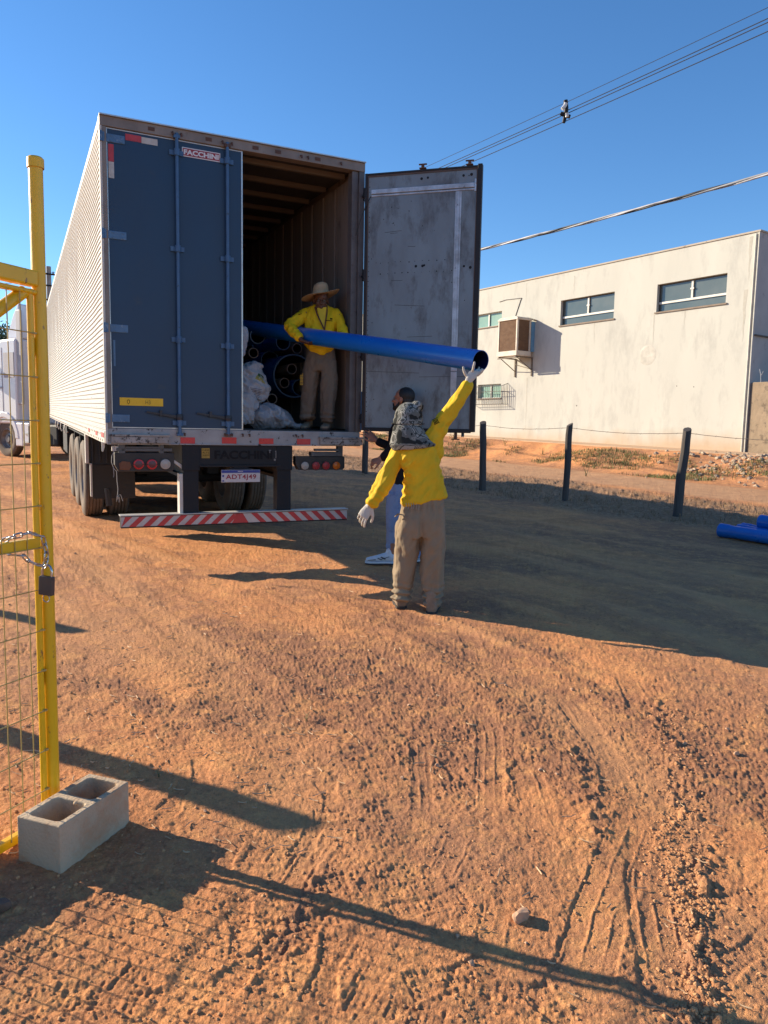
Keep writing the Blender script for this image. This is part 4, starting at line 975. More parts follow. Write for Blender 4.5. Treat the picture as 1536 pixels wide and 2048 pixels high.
# utility pole behind the trailer
up = pt(97, 533, 45.); gzp = gz(up.x, up.y); po = thing('utility_pole', 'concrete utility pole with cross arms rising behind the trailer', 'utility pole', (up.x, up.y, gzp))
mb = MB(); mb.tube([(up.x, up.y, gzp), (up.x, up.y, up.z)], [.20, .13], 10); mb.build('pole', mat('pole_concrete', (.30, .29, .27), .9), po, smooth=50)
for z in (.45, 1.1, 1.9):
    mb = MB(); d = WN*.75; c = V((up.x, up.y-.15, up.z-z)); mb.tube([c-d, c+d], .05, 6, mapped=False); arm = mb.build('cross_arm', M_dark, po)
    mb = MB()
    for s in (-.9, -.4, .4, .9): mb.tube([c+d*s, c+d*s+Z_*.17], [.05, .03], 7, mapped=False)
    build_each(mb, 'insulator', mat('insulator_brown', (.12, .06, .04), .4), arm)
for i, (z, s, lb) in enumerate(((.28, .9, 'overhead wire running left from the top arm of the far pole'), (.28, -.9, 'overhead wire running left from the far end of the top arm'), (.95, .9, 'overhead wire running left from the middle arm of the far pole'), (1.75, .4, 'overhead wire running left from the lowest arm of the far pole'))):
    c = V((up.x, up.y-.15, up.z-z))+WN*.75*s; d = V((-.80, -.6+i*.12, 0)); n = 24
    P = [c+d*(40*k/n)+Z_*(-1.6*sin(pi*k/n)-.04*k) for k in range(n+1)]; mb = MB(); mb.tube(P, .011, 4, mapped=False); o = mb.build('power_line', M_cab, None); center_origin(o); tag(o, lb, 'power line', 'wires at the far pole')

# ------------------------------------------------------------------ far trees
def tree(x, y, h, spread, label, seed, n=5200, leafc=(.035, .060, .020)):
    rnd = random.Random(seed); z = gz(x, y); t = thing('tree', label, 'tree', (x, y, z), 0, 'far trees behind the white truck')
    mb = MB(); tp = V((x+rnd.uniform(-.4, .4), y, z+h*.5)); mb.tube([(x, y, z-.1), tuple(V((x, y, z)).lerp(tp, .5)+V((.1, 0, 0))), tuple(tp)], [h*.035, h*.026, h*.018], 8); cl = []
    for k in range(13):
        a = rnd.uniform(0, 2*pi); rr = spread*rnd.uniform(.15, .62); c = V((x+cos(a)*rr, y+sin(a)*rr, z+h*rnd.uniform(.42, .90))); cl.append((c, spread*rnd.uniform(.26, .44)))
        mb.tube([tuple(tp-V((0, 0, h*rnd.uniform(0, .15)))), tuple(tp.lerp(c, .5)+V((0, 0, .2))), tuple(c)], [h*.014, h*.009, h*.004], 6)
    mb.build('trunk', mat('bark', (.10, .075, .055), .9, bump=.01, bscale=12), t, smooth=50)
    mb = MB(); 
    for k in range(n):
        c, R = cl[rnd.randrange(len(cl))]; d = V((rnd.gauss(0, 1), rnd.gauss(0, 1), rnd.gauss(0, .75))); d = d.normalized()*R*(rnd.random()**.45); p = c+d
        u = V((rnd.gauss(0, 1), rnd.gauss(0, 1), rnd.gauss(0, 1))).normalized(); w = u.orthogonal().normalized(); s = rnd.uniform(.10, .22); mb.mi = rnd.randrange(2)
        i = [mb.vv(p-u*s), mb.vv(p+w*s*.4), mb.vv(p+u*s), mb.vv(p-w*s*.4)]; mb.face(i)
    mb.build('crown', [mat('leaf_dark', leafc, .7, nscale=.5, col2=tuple(c*.6 for c in leafc)), mat('leaf_mid', tuple(c*1.5 for c in leafc), .7, nscale=.5)], t, fixn=False)
for i, (px, Y, topy, sp, lb) in enumerate(((-10, 62, 655, 4.2, 'dark bushy tree behind the white truck cab'), (22, 74, 690, 3.6, 'low tree partly hidden by the white cab roof'), (-70, 66, 640, 4.5, 'tall tree farther left beyond the truck'), (60, 80, 720, 4.0, 'small tree hidden behind the truck cab'))):
    b = pt(px, 850, Y); tpz = pt(px, topy, Y).z; tree(b.x, b.y, tpz-gz(b.x, b.y), sp, lb, 100+i)
# ------------------------------------------------------------------ tractor unit of the truck
M_cab = mat('white_cab_paint', (.70, .70, .74), .25, col2=(.66, .66, .70), nscale=2, coat=.3, spec=.5)
M_cabf = mat('fairing_grey', (.40, .40, .42), .45, col2=(.33, .33, .35), nscale=3)
M_cg = mat('cab_glass', (.05, .075, .07), .08, spec=.8)
KX, KY = -10.9, 22.05; TH = rad(147); XF = V((cos(TH), sin(TH), 0)); XL = V((-sin(TH), cos(TH), 0)); KZ = gz(KX, KY)
def K(x, y, z): return V((KX, KY, KZ))+XF*x+XL*(y-1.0)+Z_*z        # x forward of the front axle, y to the driver's side, z up
tk = thing('truck_cab', 'white cabover truck tractor with tall roof fairing turned at the front of the trailer', 'truck', (KX, KY, KZ), TH)
def KB(): return MB(K)
HW = 1.20
mb = KB(); body = [(-.70, .95), (.50, .95), (.62, 1.15), (1.38, 1.15), (1.42, 1.9), (1.15, 2.95), (.85, 3.22), (.2, 3.32), (-.70, 3.34)]
mb.prism([(u, w) for u, w in body], -HW, HW, 'y'); cabo = mb.build('cab', M_cab, tk, bevel=.06)
mb = KB(); mb.prism([(1.16, 2.12), (.18, 2.12), (.18, 2.95), (.95, 2.95)], HW+.002, HW+.014, 'y'); mb.prism([(1.16, 2.12), (.18, 2.12), (.18, 2.95), (.95, 2.95)], -HW-.014, -HW-.002, 'y'); mb.build('side_window', M_cg, cabo)
mb = KB(); mb.prism([(1.44, 2.0), (1.20, 2.92), (1.185, 2.92), (1.42, 2.0)], -1.1, 1.1, 'y'); mb.build('windscreen', M_cg, cabo)
mb = KB(); mb.box(-.02, .0, HW+.002, HW+.010, 1.3, 3.1); mb.box(1.2, 1.22, HW+.002, HW+.010, 1.2, 2.1); mb.box(-.62, -.12, HW+.002, HW+.018, 2.25, 2.95); mb.box(-.02, .2, HW+.002, HW+.02, 1.95, 2.0); mb.build('door_seam', mat('cab_seam', (.42, .42, .46), .5), cabo)
mb = KB(); mb.prism([(-.70, 3.345), (-.70, 4.30), (-.62, 4.30), (-.40, 4.02), (-.05, 3.42), (-.1, 3.345)], -1.05, 1.05, 'y'); mb.build('roof_fairing', M_cab, tk, bevel=.05)
mb = KB(); mb.box(-.9, -.702, 1.08, 1.16, 1.5, 4.1); mb.box(-.9, -.702, -1.16, -1.08, 1.5, 4.1); build_each(mb, 'side_deflector', M_cabf, tk, bevel=.01)
mb = KB(); mb.box(-.72, -.701, -.8, .8, 1.9, 2.1); mb.box(-.76, -.701, -.25, .1, 2.3, 2.6); mb.build('rear_vent', M_dark, tk)
mb = KB(); ar = [(.78*cos(pi*k/10), .52+.78*sin(pi*k/10)) for k in range(11)]; ar2 = [(.60*cos(pi*k/10), .52+.60*sin(pi*k/10)) for k in range(10, -1, -1)]
mb.prism(ar+ar2, .62, 1.235, 'y'); mb.box(-.95, -.60, .75, 1.22, .32, .98); mb.box(-1.25, -1.0, .80, 1.20, .40, .98); mb.box(.80, 1.45, .6, 1.22, .38, 1.13); mb.build('wheel_arch', M_cab, tk, bevel=.03)
mb = KB(); mb.box(.80, 1.47, -1.2, .6, .38, 1.13); mb.build('bumper', M_cab, tk, bevel=.04)
mb = KB(); mb.box(-2.3, -1.30, .45, 1.02, .34, .95); mb.build('fuel_tank', M_dark, tk, bevel=.06)
mb = KB(); mb.box(-1.28, -1.02, 1.20, 1.24, .42, .46); mb.box(-1.28, -1.02, 1.20, 1.24, .66, .70); mb.box(-1.28, -1.25, 1.20, 1.24, .42, .9); mb.build('step', M_alu, tk)
mb = KB(); mb.box(-5.2, .8, .28, .40, .70, .95); mb.box(-5.2, .8, -.40, -.28, .70, .95); mb.box(-4.4, -3.0, -.5, .5, .95, 1.12); mb.build('chassis_frame', M_dark, tk)
mb = KB(); mb.tube([(.95, 1.2, 2.9), (1.1, 1.42, 2.92), (1.1, 1.42, 2.35)], .02, 6); mb.box(1.02, 1.14, 1.33, 1.56, 2.3, 2.85); mb.build('mirror', M_dark, tk, bevel=.02)
for x, ys in ((0, (1.0, -1.0)), (-3.6, (1.05, .72, -.72, -1.05)), (-4.85, (1.05, .72, -.72, -1.05))):
    for y in ys: wheel(0, 0, .52, parent=tk, c=K(x, y, .51), ax=XL, outer=1 if y > 0 else -1, w=.28)
mb = KB()
for x in (-3.6, -4.85):
    for s in (1, -1):
        a = [(x+.62*cos(pi*k/8), .52+.62*sin(pi*k/8)) for k in range(9)]; b = [(x+.58*cos(pi*k/8), .52+.58*sin(pi*k/8)) for k in range(8, -1, -1)]; mb.prism(a+b, s*.55, s*1.22, 'y')
mb.build('rear_mudguard', M_black, tk)

# ------------------------------------------------------------------ yellow gate, post, chain and padlock
M_gy = mat('yellow_gate_paint', (.82, .50, .008), .38, col2=(.70, .41, .008), nscale=6, col3=(.30, .16, .04), n3=26, t3=(.61, .66), bump=.0015, bscale=45, stretch=(1, 1, .5), coat=.05)
_pb = gpt(108, 1650); GO = V((_pb.x, _pb.y, 0)); GD = V((-.42, -1, 0)).normalized(); GN = V((-GD.y, GD.x, 0)); GN = GN if GN.x > 0 else -GN; GZ0 = gz(GO.x, GO.y)
def G(s, o, z): return GO+GD*s+GN*o+Z_*z
pr = thing('gate_post', 'tall yellow steel gate post standing behind the concrete block', 'gate post', (GO.x, GO.y, GZ0-.02))
_pb = gpt(108, 1650); pl0 = pt(108, 1650, _pb.y); pl1 = pt(70.5, 318, _pb.y)
mb = MB(); bot = V((pl0.x, pl0.y, GZ0-.04)); mb.tube([tuple(bot), tuple(bot.lerp(pl1, .5)), tuple(pl1)], .0232, 20, mapped=False); mb.build('post_tube', M_gy, pr, smooth=50)
mb = MB(); mb.lathe([(.001, .006), (.022, .006), (.0275, .0), (.0275, -.03)], pl1, Z_, 20); mb.build('post_cap', M_gy, pr, smooth=40)
mb = MB(); 
for z in (.62, 1.78): mb.tube([tuple(bot.lerp(pl1, z/2.4)+V((-.026, -.02, -.03))), tuple(bot.lerp(pl1, z/2.4)+V((-.026, -.02, .03)))], .010, 8, mapped=False)
mb.build('hinge', M_gy, pr)
lf = thing('gate_leaf', 'open yellow mesh gate leaf with diagonal brace beside the tall yellow post', 'gate', tuple(GO+GD*.05+Z_*GZ0))
LLEN = 1.9; zt = pt(70, 556, _pb.y-.045).z; zm = pt(75, 1086, _pb.y-.045).z; zb = .105
mb = MB(G); 
def lean(s, o, z): q = G(s, o, z); k = (z-zb)/2.3; return q+V((pl1.x-pl0.x, 0, 0))*k
mb = MB(lean)
mb.tube([(.040, 0, zb-.02), (.040, 0, .8), (.040, 0, 1.4), (.040, 0, zt-.035)], .011, 12); fr = mb.build('stile', M_gy, lf, smooth=50)
mb = MB(lean); mb.tube([(LLEN, 0, zb), (LLEN, 0, zt)], .02, 12); fr = mb.build('stile', M_gy, lf, smooth=50)
mb = MB(lean); mb.box(.02, LLEN, -.022, .022, zt-.025, zt+.027); mb.box(.02, LLEN, -.016, .016, zt-.052, zt-.036); mb.build('top_rail', M_gy, lf, bevel=.006)
mb = MB(lean); mb.box(.035, LLEN, -.014, .014, zm-.018, zm+.018); mb.build('middle_rail', M_gy, lf, bevel=.004)
mb = MB(lean); mb.box(.03, LLEN, -.014, .014, zb-.02, zb+.012); mb.build('bottom_rail', M_gy, lf, bevel=.004)
mb = MB(lean); mb.tube([(.055, -.01, zt-.045), (LLEN-.1, -.01, zt-1.35)], .021, 12); mb.build('diagonal_brace', M_gy, lf, smooth=50)
mb = MB(lean); wr = .0021
k = 0; s = .095
while s < LLEN-.03: mb.tube([(s+.002*mnoise.noise(V((s*9, z, 0))), .016, z) for z in (zb, .45, .8, 1.2, 1.6, zt-.05)], wr, 5); s += .052
z = zb+.125
while z < zt-.05: mb.tube([(.035, .019, z), (LLEN, .019, z)], wr, 5); mb.box(.033, .046, -.004, .021, z-.003, z+.003); z += .1475
mb.build('wire_mesh', mat('mesh_yellow', (.50, .36, .10), .5, col2=(.40, .29, .09), nscale=20), lf)
# chain and padlock
M_ch = mat('chain_zinc', (.50, .48, .46), .3, .85, col2=(.35, .33, .31), nscale=40); M_pad2 = mat('padlock_body', (.085, .075, .075), .45, .3)
C0 = lean(.05, .03, zm)
def link_mb(mb, c, ax, side, L=.017, W=.008, r=.0028):
    ax = ax.normalized(); side = (side-ax*side.dot(ax)).normalized(); P = [c+ax*(L if cos(t) > 0 else -L)*.55+ax*cos(t)*W+side*sin(t)*W for t in [2*pi*(k+.5)/12 for k in range(12)]]
    mb.tube(P, r, 6, mapped=False, closed=True, caps=False)
mb = MB(); path = [lean(.16, .03, zm+.038), lean(.10, .035, zm+.045), lean(.055, .045, zm+.025), lean(.045, .05, zm-.03), lean(.048, .05, zm-.06), lean(.052, .048, zm-.075)]
path2 = [lean(.125, .03, zm-.032), lean(.11, .035, zm-.05), lean(.09, .045, zm-.065), lean(.062, .048, zm-.075)]
path3 = [lean(.16, .03, zm+.038), lean(.165, -.02, zm+.02), lean(.14, -.02, zm-.03), lean(.125, .03, zm-.032)]
for P in (path, path2, path3):
    seg = []; 
    for a, b in zip(P, P[1:]):
        n = max(1, int((b-a).length/.022)); seg += [(a.lerp(b, (k+.5)/n), b-a) for k in range(n)]
    for k, (c, d) in enumerate(seg): link_mb(mb, c, d, GN if k % 2 else GD+Z_*.3)
o = mb.build('chain', M_ch, None, smooth=60); center_origin(o); tag(o, 'zinc chain looped over the middle rail of the yellow gate', 'chain')
pc = lean(.050, .052, zm-.135); pk = thing('padlock', 'grey padlock hanging from the chain on the yellow gate', 'padlock', tuple(pc-V((0, 0, .02))))
px_ = V((.98, -.2, -.06)).normalized(); py_ = Z_.cross(px_).normalized(); pz_ = px_.cross(py_)
def PK(x, y, z): return pc+px_*x+py_*y+pz_*z
mb = MB(PK); mb.box(-.026, .026, -.010, .010, -.045, .022); mb.build('lock_body', M_pad2, pk, bevel=.003)
mb = MB(PK); mb.tube([(-.018, 0, .015), (-.019, 0, .040), (-.012, 0, .056), (0, 0, .064), (.012, 0, .056), (.019, 0, .040), (.018, 0, .015)], .0045, 8); mb.build('shackle', mat('shackle_chrome', (.6, .6, .6), .2, .9), pk, smooth=60)
mb = MB(PK); P = [V(PK(.001+.013*cos(t), -.002, -.057+.013*sin(t))) for t in [2*pi*k/16 for k in range(16)]]; mb.tube(P, .0018, 5, mapped=False, closed=True, caps=False); mb.build('key_ring', M_ch, pk, smooth=60)

# ------------------------------------------------------------------ concrete blocks
M_conc = mat('concrete_block', (.56, .43, .285), .95, col2=(.45, .34, .225), nscale=5, col3=(.46, .27, .15), n3=6, t3=(.50, .68), bump=.004, bscale=90)
def block(p0, u, w, L, Wd, H, label, z):
    """p0 base corner; u along the length, w across"""
    o = thing('concrete_block', label, 'concrete block', (p0.x, p0.y, z), 0, 'concrete blocks by the gate'); f = lambda x, y, q: V((p0.x, p0.y, z))+u*x+w*y+Z_*q
    mb = MB(f); th = .024; r = .022; web = .03; cl = (L-2*th-web)/2
    def rr(x0, x1, y0, y1, r, n=5):
        P = []
        for cx, cy, a in ((x1-r, y1-r, 0), (x0+r, y1-r, pi/2), (x0+r, y0+r, pi), (x1-r, y0+r, 3*pi/2)):
            for k in range(n+1): P.append((cx+r*cos(a+pi/2*k/n), cy+r*sin(a+pi/2*k/n)))
        return P
    bm = bmesh.new()
    def ring(P, q): return [bm.verts.new(f(x, y, q)) for x, y in P]
    out = [(0, 0), (L, 0), (L, Wd), (0, Wd)]
    O0 = ring(out, 0); O1 = ring(out, H)
    for k in range(4): bm.faces.new((O0[k], O0[(k+1) % 4], O1[(k+1) % 4], O1[k]))
    holes = [rr(th, th+cl, th, Wd-th, r), rr(th+cl+web, L-th, th, Wd-th, r)]; edges = [bm.edges.get((O1[k], O1[(k+1) % 4])) for k in range(4)]
    for P in holes:
        a = ring(P, H); b = ring([(x+(.004 if x < sum(p[0] for p in P)/len(P) else -.004), y+(.004 if y < Wd/2 else -.004)) for x, y in P], .0); n = len(a)
        for k in range(n): bm.faces.new((a[k], b[k], b[(k+1) % n], a[(k+1) % n]))
        edges += [bm.edges.get((a[k], a[(k+1) % n])) or bm.edges.new((a[k], a[(k+1) % n])) for k in range(n)]
    bmesh.ops.triangle_fill(bm, edges=edges, use_beauty=True)
    bm.faces.ensure_lookup_table(); bmesh.ops.recalc_face_normals(bm, faces=bm.faces)
    me = bpy.data.meshes.new('block_body'); M = wmat(o).inverted(); bm.transform(M); bm.to_mesh(me); bm.free(); me.materials.append(M_conc)
    b_ = bpy.data.objects.new('block_body', me); link(b_, o); bv = b_.modifiers.new('bevel', 'BEVEL'); bv.width = .004; bv.segments = 2; bv.limit_method = 'ANGLE'; bv.angle_limit = rad(50)
    # broken mortar lumps on the web and soil inside the cells
    mb = MB()
    for k in range(9):
        c = f(th+cl+web/2+random.uniform(-.012, .012), th+random.uniform(.0, Wd-2*th), H-.012+random.uniform(-.012, .004)); ellip(mb, c, random.uniform(.006, .013), random.uniform(.006, .013), random.uniform(.004, .008), n=8)
    mb.build('broken_mortar', M_conc, o, smooth=60)
    return o
p0 = gpt(122, 1752); p1 = gpt(257, 1650); p2 = gpt(40, 1708); U = (p1-p0); U.z = 0; U.normalize(); W_ = V((-U.y, U.x, 0)); W_ = W_ if W_.dot(p2-p0) > 0 else -W_
print('block', p0, (p1-p0).length, (p2-p0).dot(W_))
BH = .178
block(V((p0.x, p0.y, 0)), U, W_, .345, .182, BH, 'hollow concrete block standing in front of the yellow gate post', gz(p0.x, p0.y)-.006)
q0 = V((-1.479, 2.150, 0)); u2 = V((.155, .279, 0)).normalized(); w2 = V((-u2.y, u2.x, 0))
block(q0, u2, w2, .335, .15, .175, 'second concrete block beyond the frame edge, left of the block at the gate post', gz(q0.x, q0.y)-.006)

# ------------------------------------------------------------------ blue pipes
M_pipe = mat('blue_pvc', (.005, .14, .52), .3, col2=(.004, .115, .45), nscale=3, col3=(.06, .17, .42), n3=16, t3=(.60, .78), spec=.5)
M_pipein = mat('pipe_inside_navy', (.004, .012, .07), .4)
M_pipeg = mat('grey_pipe', (.22, .17, .14), .5, col2=(.17, .13, .11), nscale=6)
def pipe(a, b, R, th, label, group=None, m=M_pipe, min_=M_pipein, socket=False, name='blue_pipe', base=None):
    """hollow pipe from a to b, a is the end one sees"""
    a, b = V(a), V(b); d = (b-a).normalized(); L = (b-a).length
    base = a if base is None else base; o = thing(name, label, 'pipe', tuple(base), 0, group)
    prof = [(R-th, 0), (R, .0), (R, .002)]
    if socket: prof = [(R*1.06-th, 0), (R*1.10, 0), (R*1.12, .012), (R*1.10, .03), (R*1.08, .035), (R*1.08, .12), (R, .15)]
    n = 10; prof += [(R, .2+(L-.2)*k/n) for k in range(n+1)]; 
    mb = MB(); mb.lathe(prof+[(R-th, L)], a, d, 40); mb.build('outer_shell', m, o, smooth=40)
    mb = MB(); mb.lathe([((R*1.05 if socket else R)-th*1.0, .0005), (R-th*1.02, .16), (R-th*1.02, L-.001)], a, d, 40); mb.build('bore', min_, o, smooth=40)
    return o
pa = pt(961.5, 722, 5.95); pb = pt(600, 670, 8.30); dd = (pb-pa).normalized()
PIPE_R = .083
pipe(pa, pa+dd*6.0, PIPE_R, .005, 'blue plastic pipe being slid out of the trailer by two workers in yellow', name='blue_pipe')
CP = lambda t: pa+dd*t
inpipes = [  # photo px of the mouth centre, b, radius, blue, nested
    (515, 672, 1.30, .090, 1, 'blue pipe with pale rim at the top left of the load'), (566, 685, 1.45, .090, 1, 'blue pipe with pale rim above the big pipe'), (588, 752, 1.40, .265, 1, 'largest blue pipe in the load, with smaller ones nested inside'),
    (507, 706, 1.35, .060, 0, 'small grey pipe below the top left blue pipe'), (594, 697, 1.50, .062, 0, 'small grey pipe beside the elbow of the hatted worker'), (583.5, 738, 1.36, .062, 0, 'upper small grey pipe nested in the largest blue pipe'),
    (569, 766, 1.34, .060, 0, 'lower left small grey pipe nested in the largest blue pipe'), (544, 798, .95, .060, 0, 'small grey pipe just above the front white sack'), (600, 775, 1.5, .10, 1, 'blue pipe nested low in the largest blue pipe'),
    (540, 722, 1.9, .12, 1, 'dark blue pipe set back behind the small grey ones'), (520, 750, 2.2, .12, 1, 'dark blue pipe behind the upper white sack'), (490, 700, 2.0, .12, 1, 'dark blue pipe at the far left of the load')]
for i, (x, y, b, R, blue, lb) in enumerate(inpipes):
    a, z = Tp(x, y, b); P0 = T(a, b, z); P1 = T(a-.02*(i % 3), b+6.0, z+.0)
    th_ = .008 if R < .1 else .014 if R > .2 else .007
    rim = mat('pipe_rim_pale', (.12, .22, .36), .4) 
    o = pipe(P0, P1, R, th_, lb, 'pipes of the load inside the trailer', M_pipe if blue else M_pipeg, M_pipein if blue else mat('grey_bore', (.02, .016, .014), .7), name='blue_pipe' if blue else 'grey_pipe')
    mb = MB(); d = (P1-P0).normalized(); mb.lathe([(R-th_-.001, -.001), (R-th_-.001, -.004), (R+.002, -.004), (R+.002, .010)], P0, d, 36); mb.build('mouth_rim', mat('pipe_rim_pale', (.085, .17, .30), .4) if blue else mat('grey_rim', (.30, .23, .19), .5), o, smooth=40)
# timber bearers under the load
for k, (b, lb) in enumerate(((1.75, 'wooden bearer under the load, nearest to the door'), (4.2, 'wooden bearer under the load, farther inside the trailer'))):
    o = MB(T); o.box(.1, 2.45, b, b+.09, 1.349, 1.44); x = o.build('wooden_bearer', M_floor, None, bevel=.003); center_origin(x); tag(x, lb, 'timber', 'bearers under the load')
# pipes lying on the ground on the right
g0 = gpt(1440, 1073); gd = V((.565, -.825, 0)).normalized(); gn = V((-gd.y, gd.x, 0)); gn = gn if gn.y > 0 else -gn
RP = .086
def groundpipe(off, along, z, lb):
    a = V((g0.x, g0.y, 0))+gn*off+gd*along; b = a+gd*6
    pipe(a+Z_*(gz(a.x, a.y)+z), b+Z_*(gz(b.x, b.y)+z), RP, .005, lb, 'blue pipes lying on the verge', socket=True)
groundpipe(0, 0, RP*1.05, 'blue pipe with flared socket lying nearest on the dirt')
groundpipe(RP*2.15, .15, RP*1.05, 'blue pipe lying second from the yard side of the heap')
groundpipe(RP*4.3, .10, RP*1.05, 'blue pipe lying farthest from the yard in the heap')
groundpipe(RP*3.2, .40, RP*2.85, 'blue pipe resting on top of two others on the verge')

# ------------------------------------------------------------------ white sacks in the doorway
M_sack = mat('woven_white_sack', (.42, .42, .44), .75, col2=(.33, .33, .36), nscale=5, bump=.03, bscale=9, col3=(.25, .23, .22), n3=5, t3=(.62, .8))
M_sack2 = mat('clear_grey_sack', (.33, .36, .42), .35, col2=(.13, .12, .11), nscale=4, bump=.035, bscale=8)
def sp_(x, y, b): a, z = Tp(x, y, b); return T(a, b, z)
def crinkle(amp, seed):
    def f(p, n):
        q = p+V((seed, 0, -seed)); w = V((mnoise.noise(q*5), mnoise.noise(q*5+V((9, 0, 0))), 0))*.06; q = q+w
        a = abs(mnoise.noise(V((q.x*5, q.y*5, q.z*9)))); b = abs(mnoise.noise(V((q.x*16+q.z*9, q.y*12, q.z*14)))); c = abs(mnoise.noise(q*34))
        return amp*(1.3-3.2*a)+amp*.7*(.7-2.4*b)+amp*.25*(.6-2*c)
    return f
from mathutils.bvhtree import BVHTree
def decal(o, corners, name, m, off=.003, n=6):
    """a small printed patch that follows the surface of o; corners in photo pixels"""
    M = wmat(o); me = o.data; bt = BVHTree.FromPolygons([M @ v.co for v in me.vertices], [tuple(p.vertices) for p in me.polygons]); mb = MB(); e = V((0, 0, EYE)); g = {}
    c = corners
    for i in range(n+1):
        for j in range(n+1):
            u, v = i/n, j/n; x = (c[0][0]*(1-u)+c[1][0]*u)*(1-v)+(c[3][0]*(1-u)+c[2][0]*u)*v; y = (c[0][1]*(1-u)+c[1][1]*u)*(1-v)+(c[3][1]*(1-u)+c[2][1]*u)*v
            d = (_r*((x-768)/F_PX)+_u*((1024-y)/F_PX)+_f).normalized(); h = bt.ray_cast(e, d)
            if h[0] is not None: g[i, j] = mb.vv(h[0]-d*off)
    for i in range(n):
        for j in range(n):
            k = [(i, j), (i+1, j), (i+1, j+1), (i, j+1)]
            if all(q in g for q in k): mb.face([g[q] for q in k])
    if mb.F: return mb.build(name, m, o, fixn=False)
def bag(points, m, label, seed, amp):
    mb = MB(); loft(mb, [(sp_(x, y, b), (A_*ca+Z_*sa)*rx, (B_*.95+A_*.2)*ry) for x, y, b, rx, ry, ca, sa in points], 20, 2.6)
    o = fuse(mb, 'white_sack', m, None, .0075, 5, crinkle(amp, seed)); center_origin(o); tag(o, label, 'sack', 'sacks at the trailer doorway'); return o
sk_a = bag([(500, 806, .50, .10, .10, 1, .1), (497, 797, .50, .19, .15, 1, .15), (500, 778, .50, .205, .17, 1, .05), (502, 760, .50, .175, .15, 1, -.15), (505, 745, .50, .115, .11, 1, -.3), (511, 735, .49, .075, .07, 1, -.3), (516, 729, .48, .05, .03, 1, -.2)], M_sack, 'white woven sack with printed side, upper one behind the navy door edge', 3, .020)
bag([(480, 846, .40, .15, .10, 1, 0), (482, 838, .40, .165, .13, 1, 0), (485, 822, .40, .14, .12, 1, 0), (490, 808, .38, .13, .10, 1, -.1), (497, 798, .36, .08, .07, 1, -.4), (500, 792, .35, .04, .03, 1, -.4)], M_sack, 'white woven sack standing on the trailer floor against the navy door edge', 9, .017)
bag([(503, 836, .42, .02, .10, .15, 1), (512, 834, .42, .10, .14, .15, 1), (530, 833, .42, .125, .17, .1, 1), (552, 833, .40, .115, .16, 0, 1), (568, 838, .38, .085, .12, -.1, 1), (582, 845, .36, .045, .08, -.2, 1), (594, 850, .35, .022, .05, -.2, 1), (602, 853, .34, .012, .03, -.2, 1)], M_sack2, 'grey white sack lying flat on the trailer floor with its mouth pointing to the boots', 15, .018)
# print on the upper sack
decal(sk_a, [(514, 750), (526, 757), (531, 768), (510, 757)], 'printed_band', mat('sack_print_yellow', (.42, .36, .10), .7))
decal(sk_a, [(517, 746), (526, 752), (528, 757), (515, 751)], 'printed_band', mat('sack_print_green', (.06, .12, .05), .7))
for k in range(7): decal(sk_a, [(500+k*2, 775+k*3.2), (524-k, 779+k*3.2), (524-k, 780+k*3.2), (500+k*2, 776+k*3.2)], 'printed_line', mat('sack_print_grey', (.10, .10, .16), .7), n=8)
mb = MB(); loft(mb, [(sp_(480, 655, .30), A_*.07, B_*.03), (sp_(484, 668, .30), A_*.062, B_*.03), (sp_(484, 690, .30), A_*.045, B_*.03), (sp_(481, 712, .30), A_*.03, B_*.02)])
s4 = fuse(mb, 'white_sheet', M_sack, None, .010, 4, crinkle(.010, 21)); center_origin(s4); tag(s4, 'white plastic sheet hanging beside the edge of the closed navy door', 'sheet')

# ------------------------------------------------------------------ stones, straw, clods, weeds
M_st = mat('pale_stone', (.58, .36, .22), .9, col2=(.44, .25, .15), nscale=20, bump=.003, bscale=60)
def stone(px, py, s, label, seed, group='stones on the dirt yard', flat=.7, m=M_st):
    g = gpt(px, py); z = gsurf(g.x, g.y); bm = bmesh.new(); bmesh.ops.create_icosphere(bm, subdivisions=3, radius=1)
    rnd = random.Random(seed); pls = [V((rnd.gauss(0, 1), rnd.gauss(0, 1), rnd.gauss(0, 1))).normalized() for _ in range(9)]
    for v in bm.verts:
        c = v.co.normalized()
        for p in pls:
            d = c.dot(p)
            if d > .55: c = c-p*(d-.55)
        c *= 1+.12*mnoise.noise(c*2+V((seed, 0, 0))); v.co = V((c.x*s, c.y*s*rnd.uniform(.99, 1.0)*.8, c.z*s*flat))
    me = bpy.data.meshes.new('stone'); bm.to_mesh(me); bm.free(); me.shade_smooth(); me.set_sharp_from_angle(angle=rad(28)); me.materials.append(m)
    o = bpy.data.objects.new('stone', me); COL.objects.link(o); o.location = (g.x, g.y, z+s*flat*.45); o.rotation_euler = (0, 0, seed); tag(o, label, 'stone', group); return o
stone(1041, 1842, .033, 'largest square reddish stone near the front of the yard', 1, flat=.9)
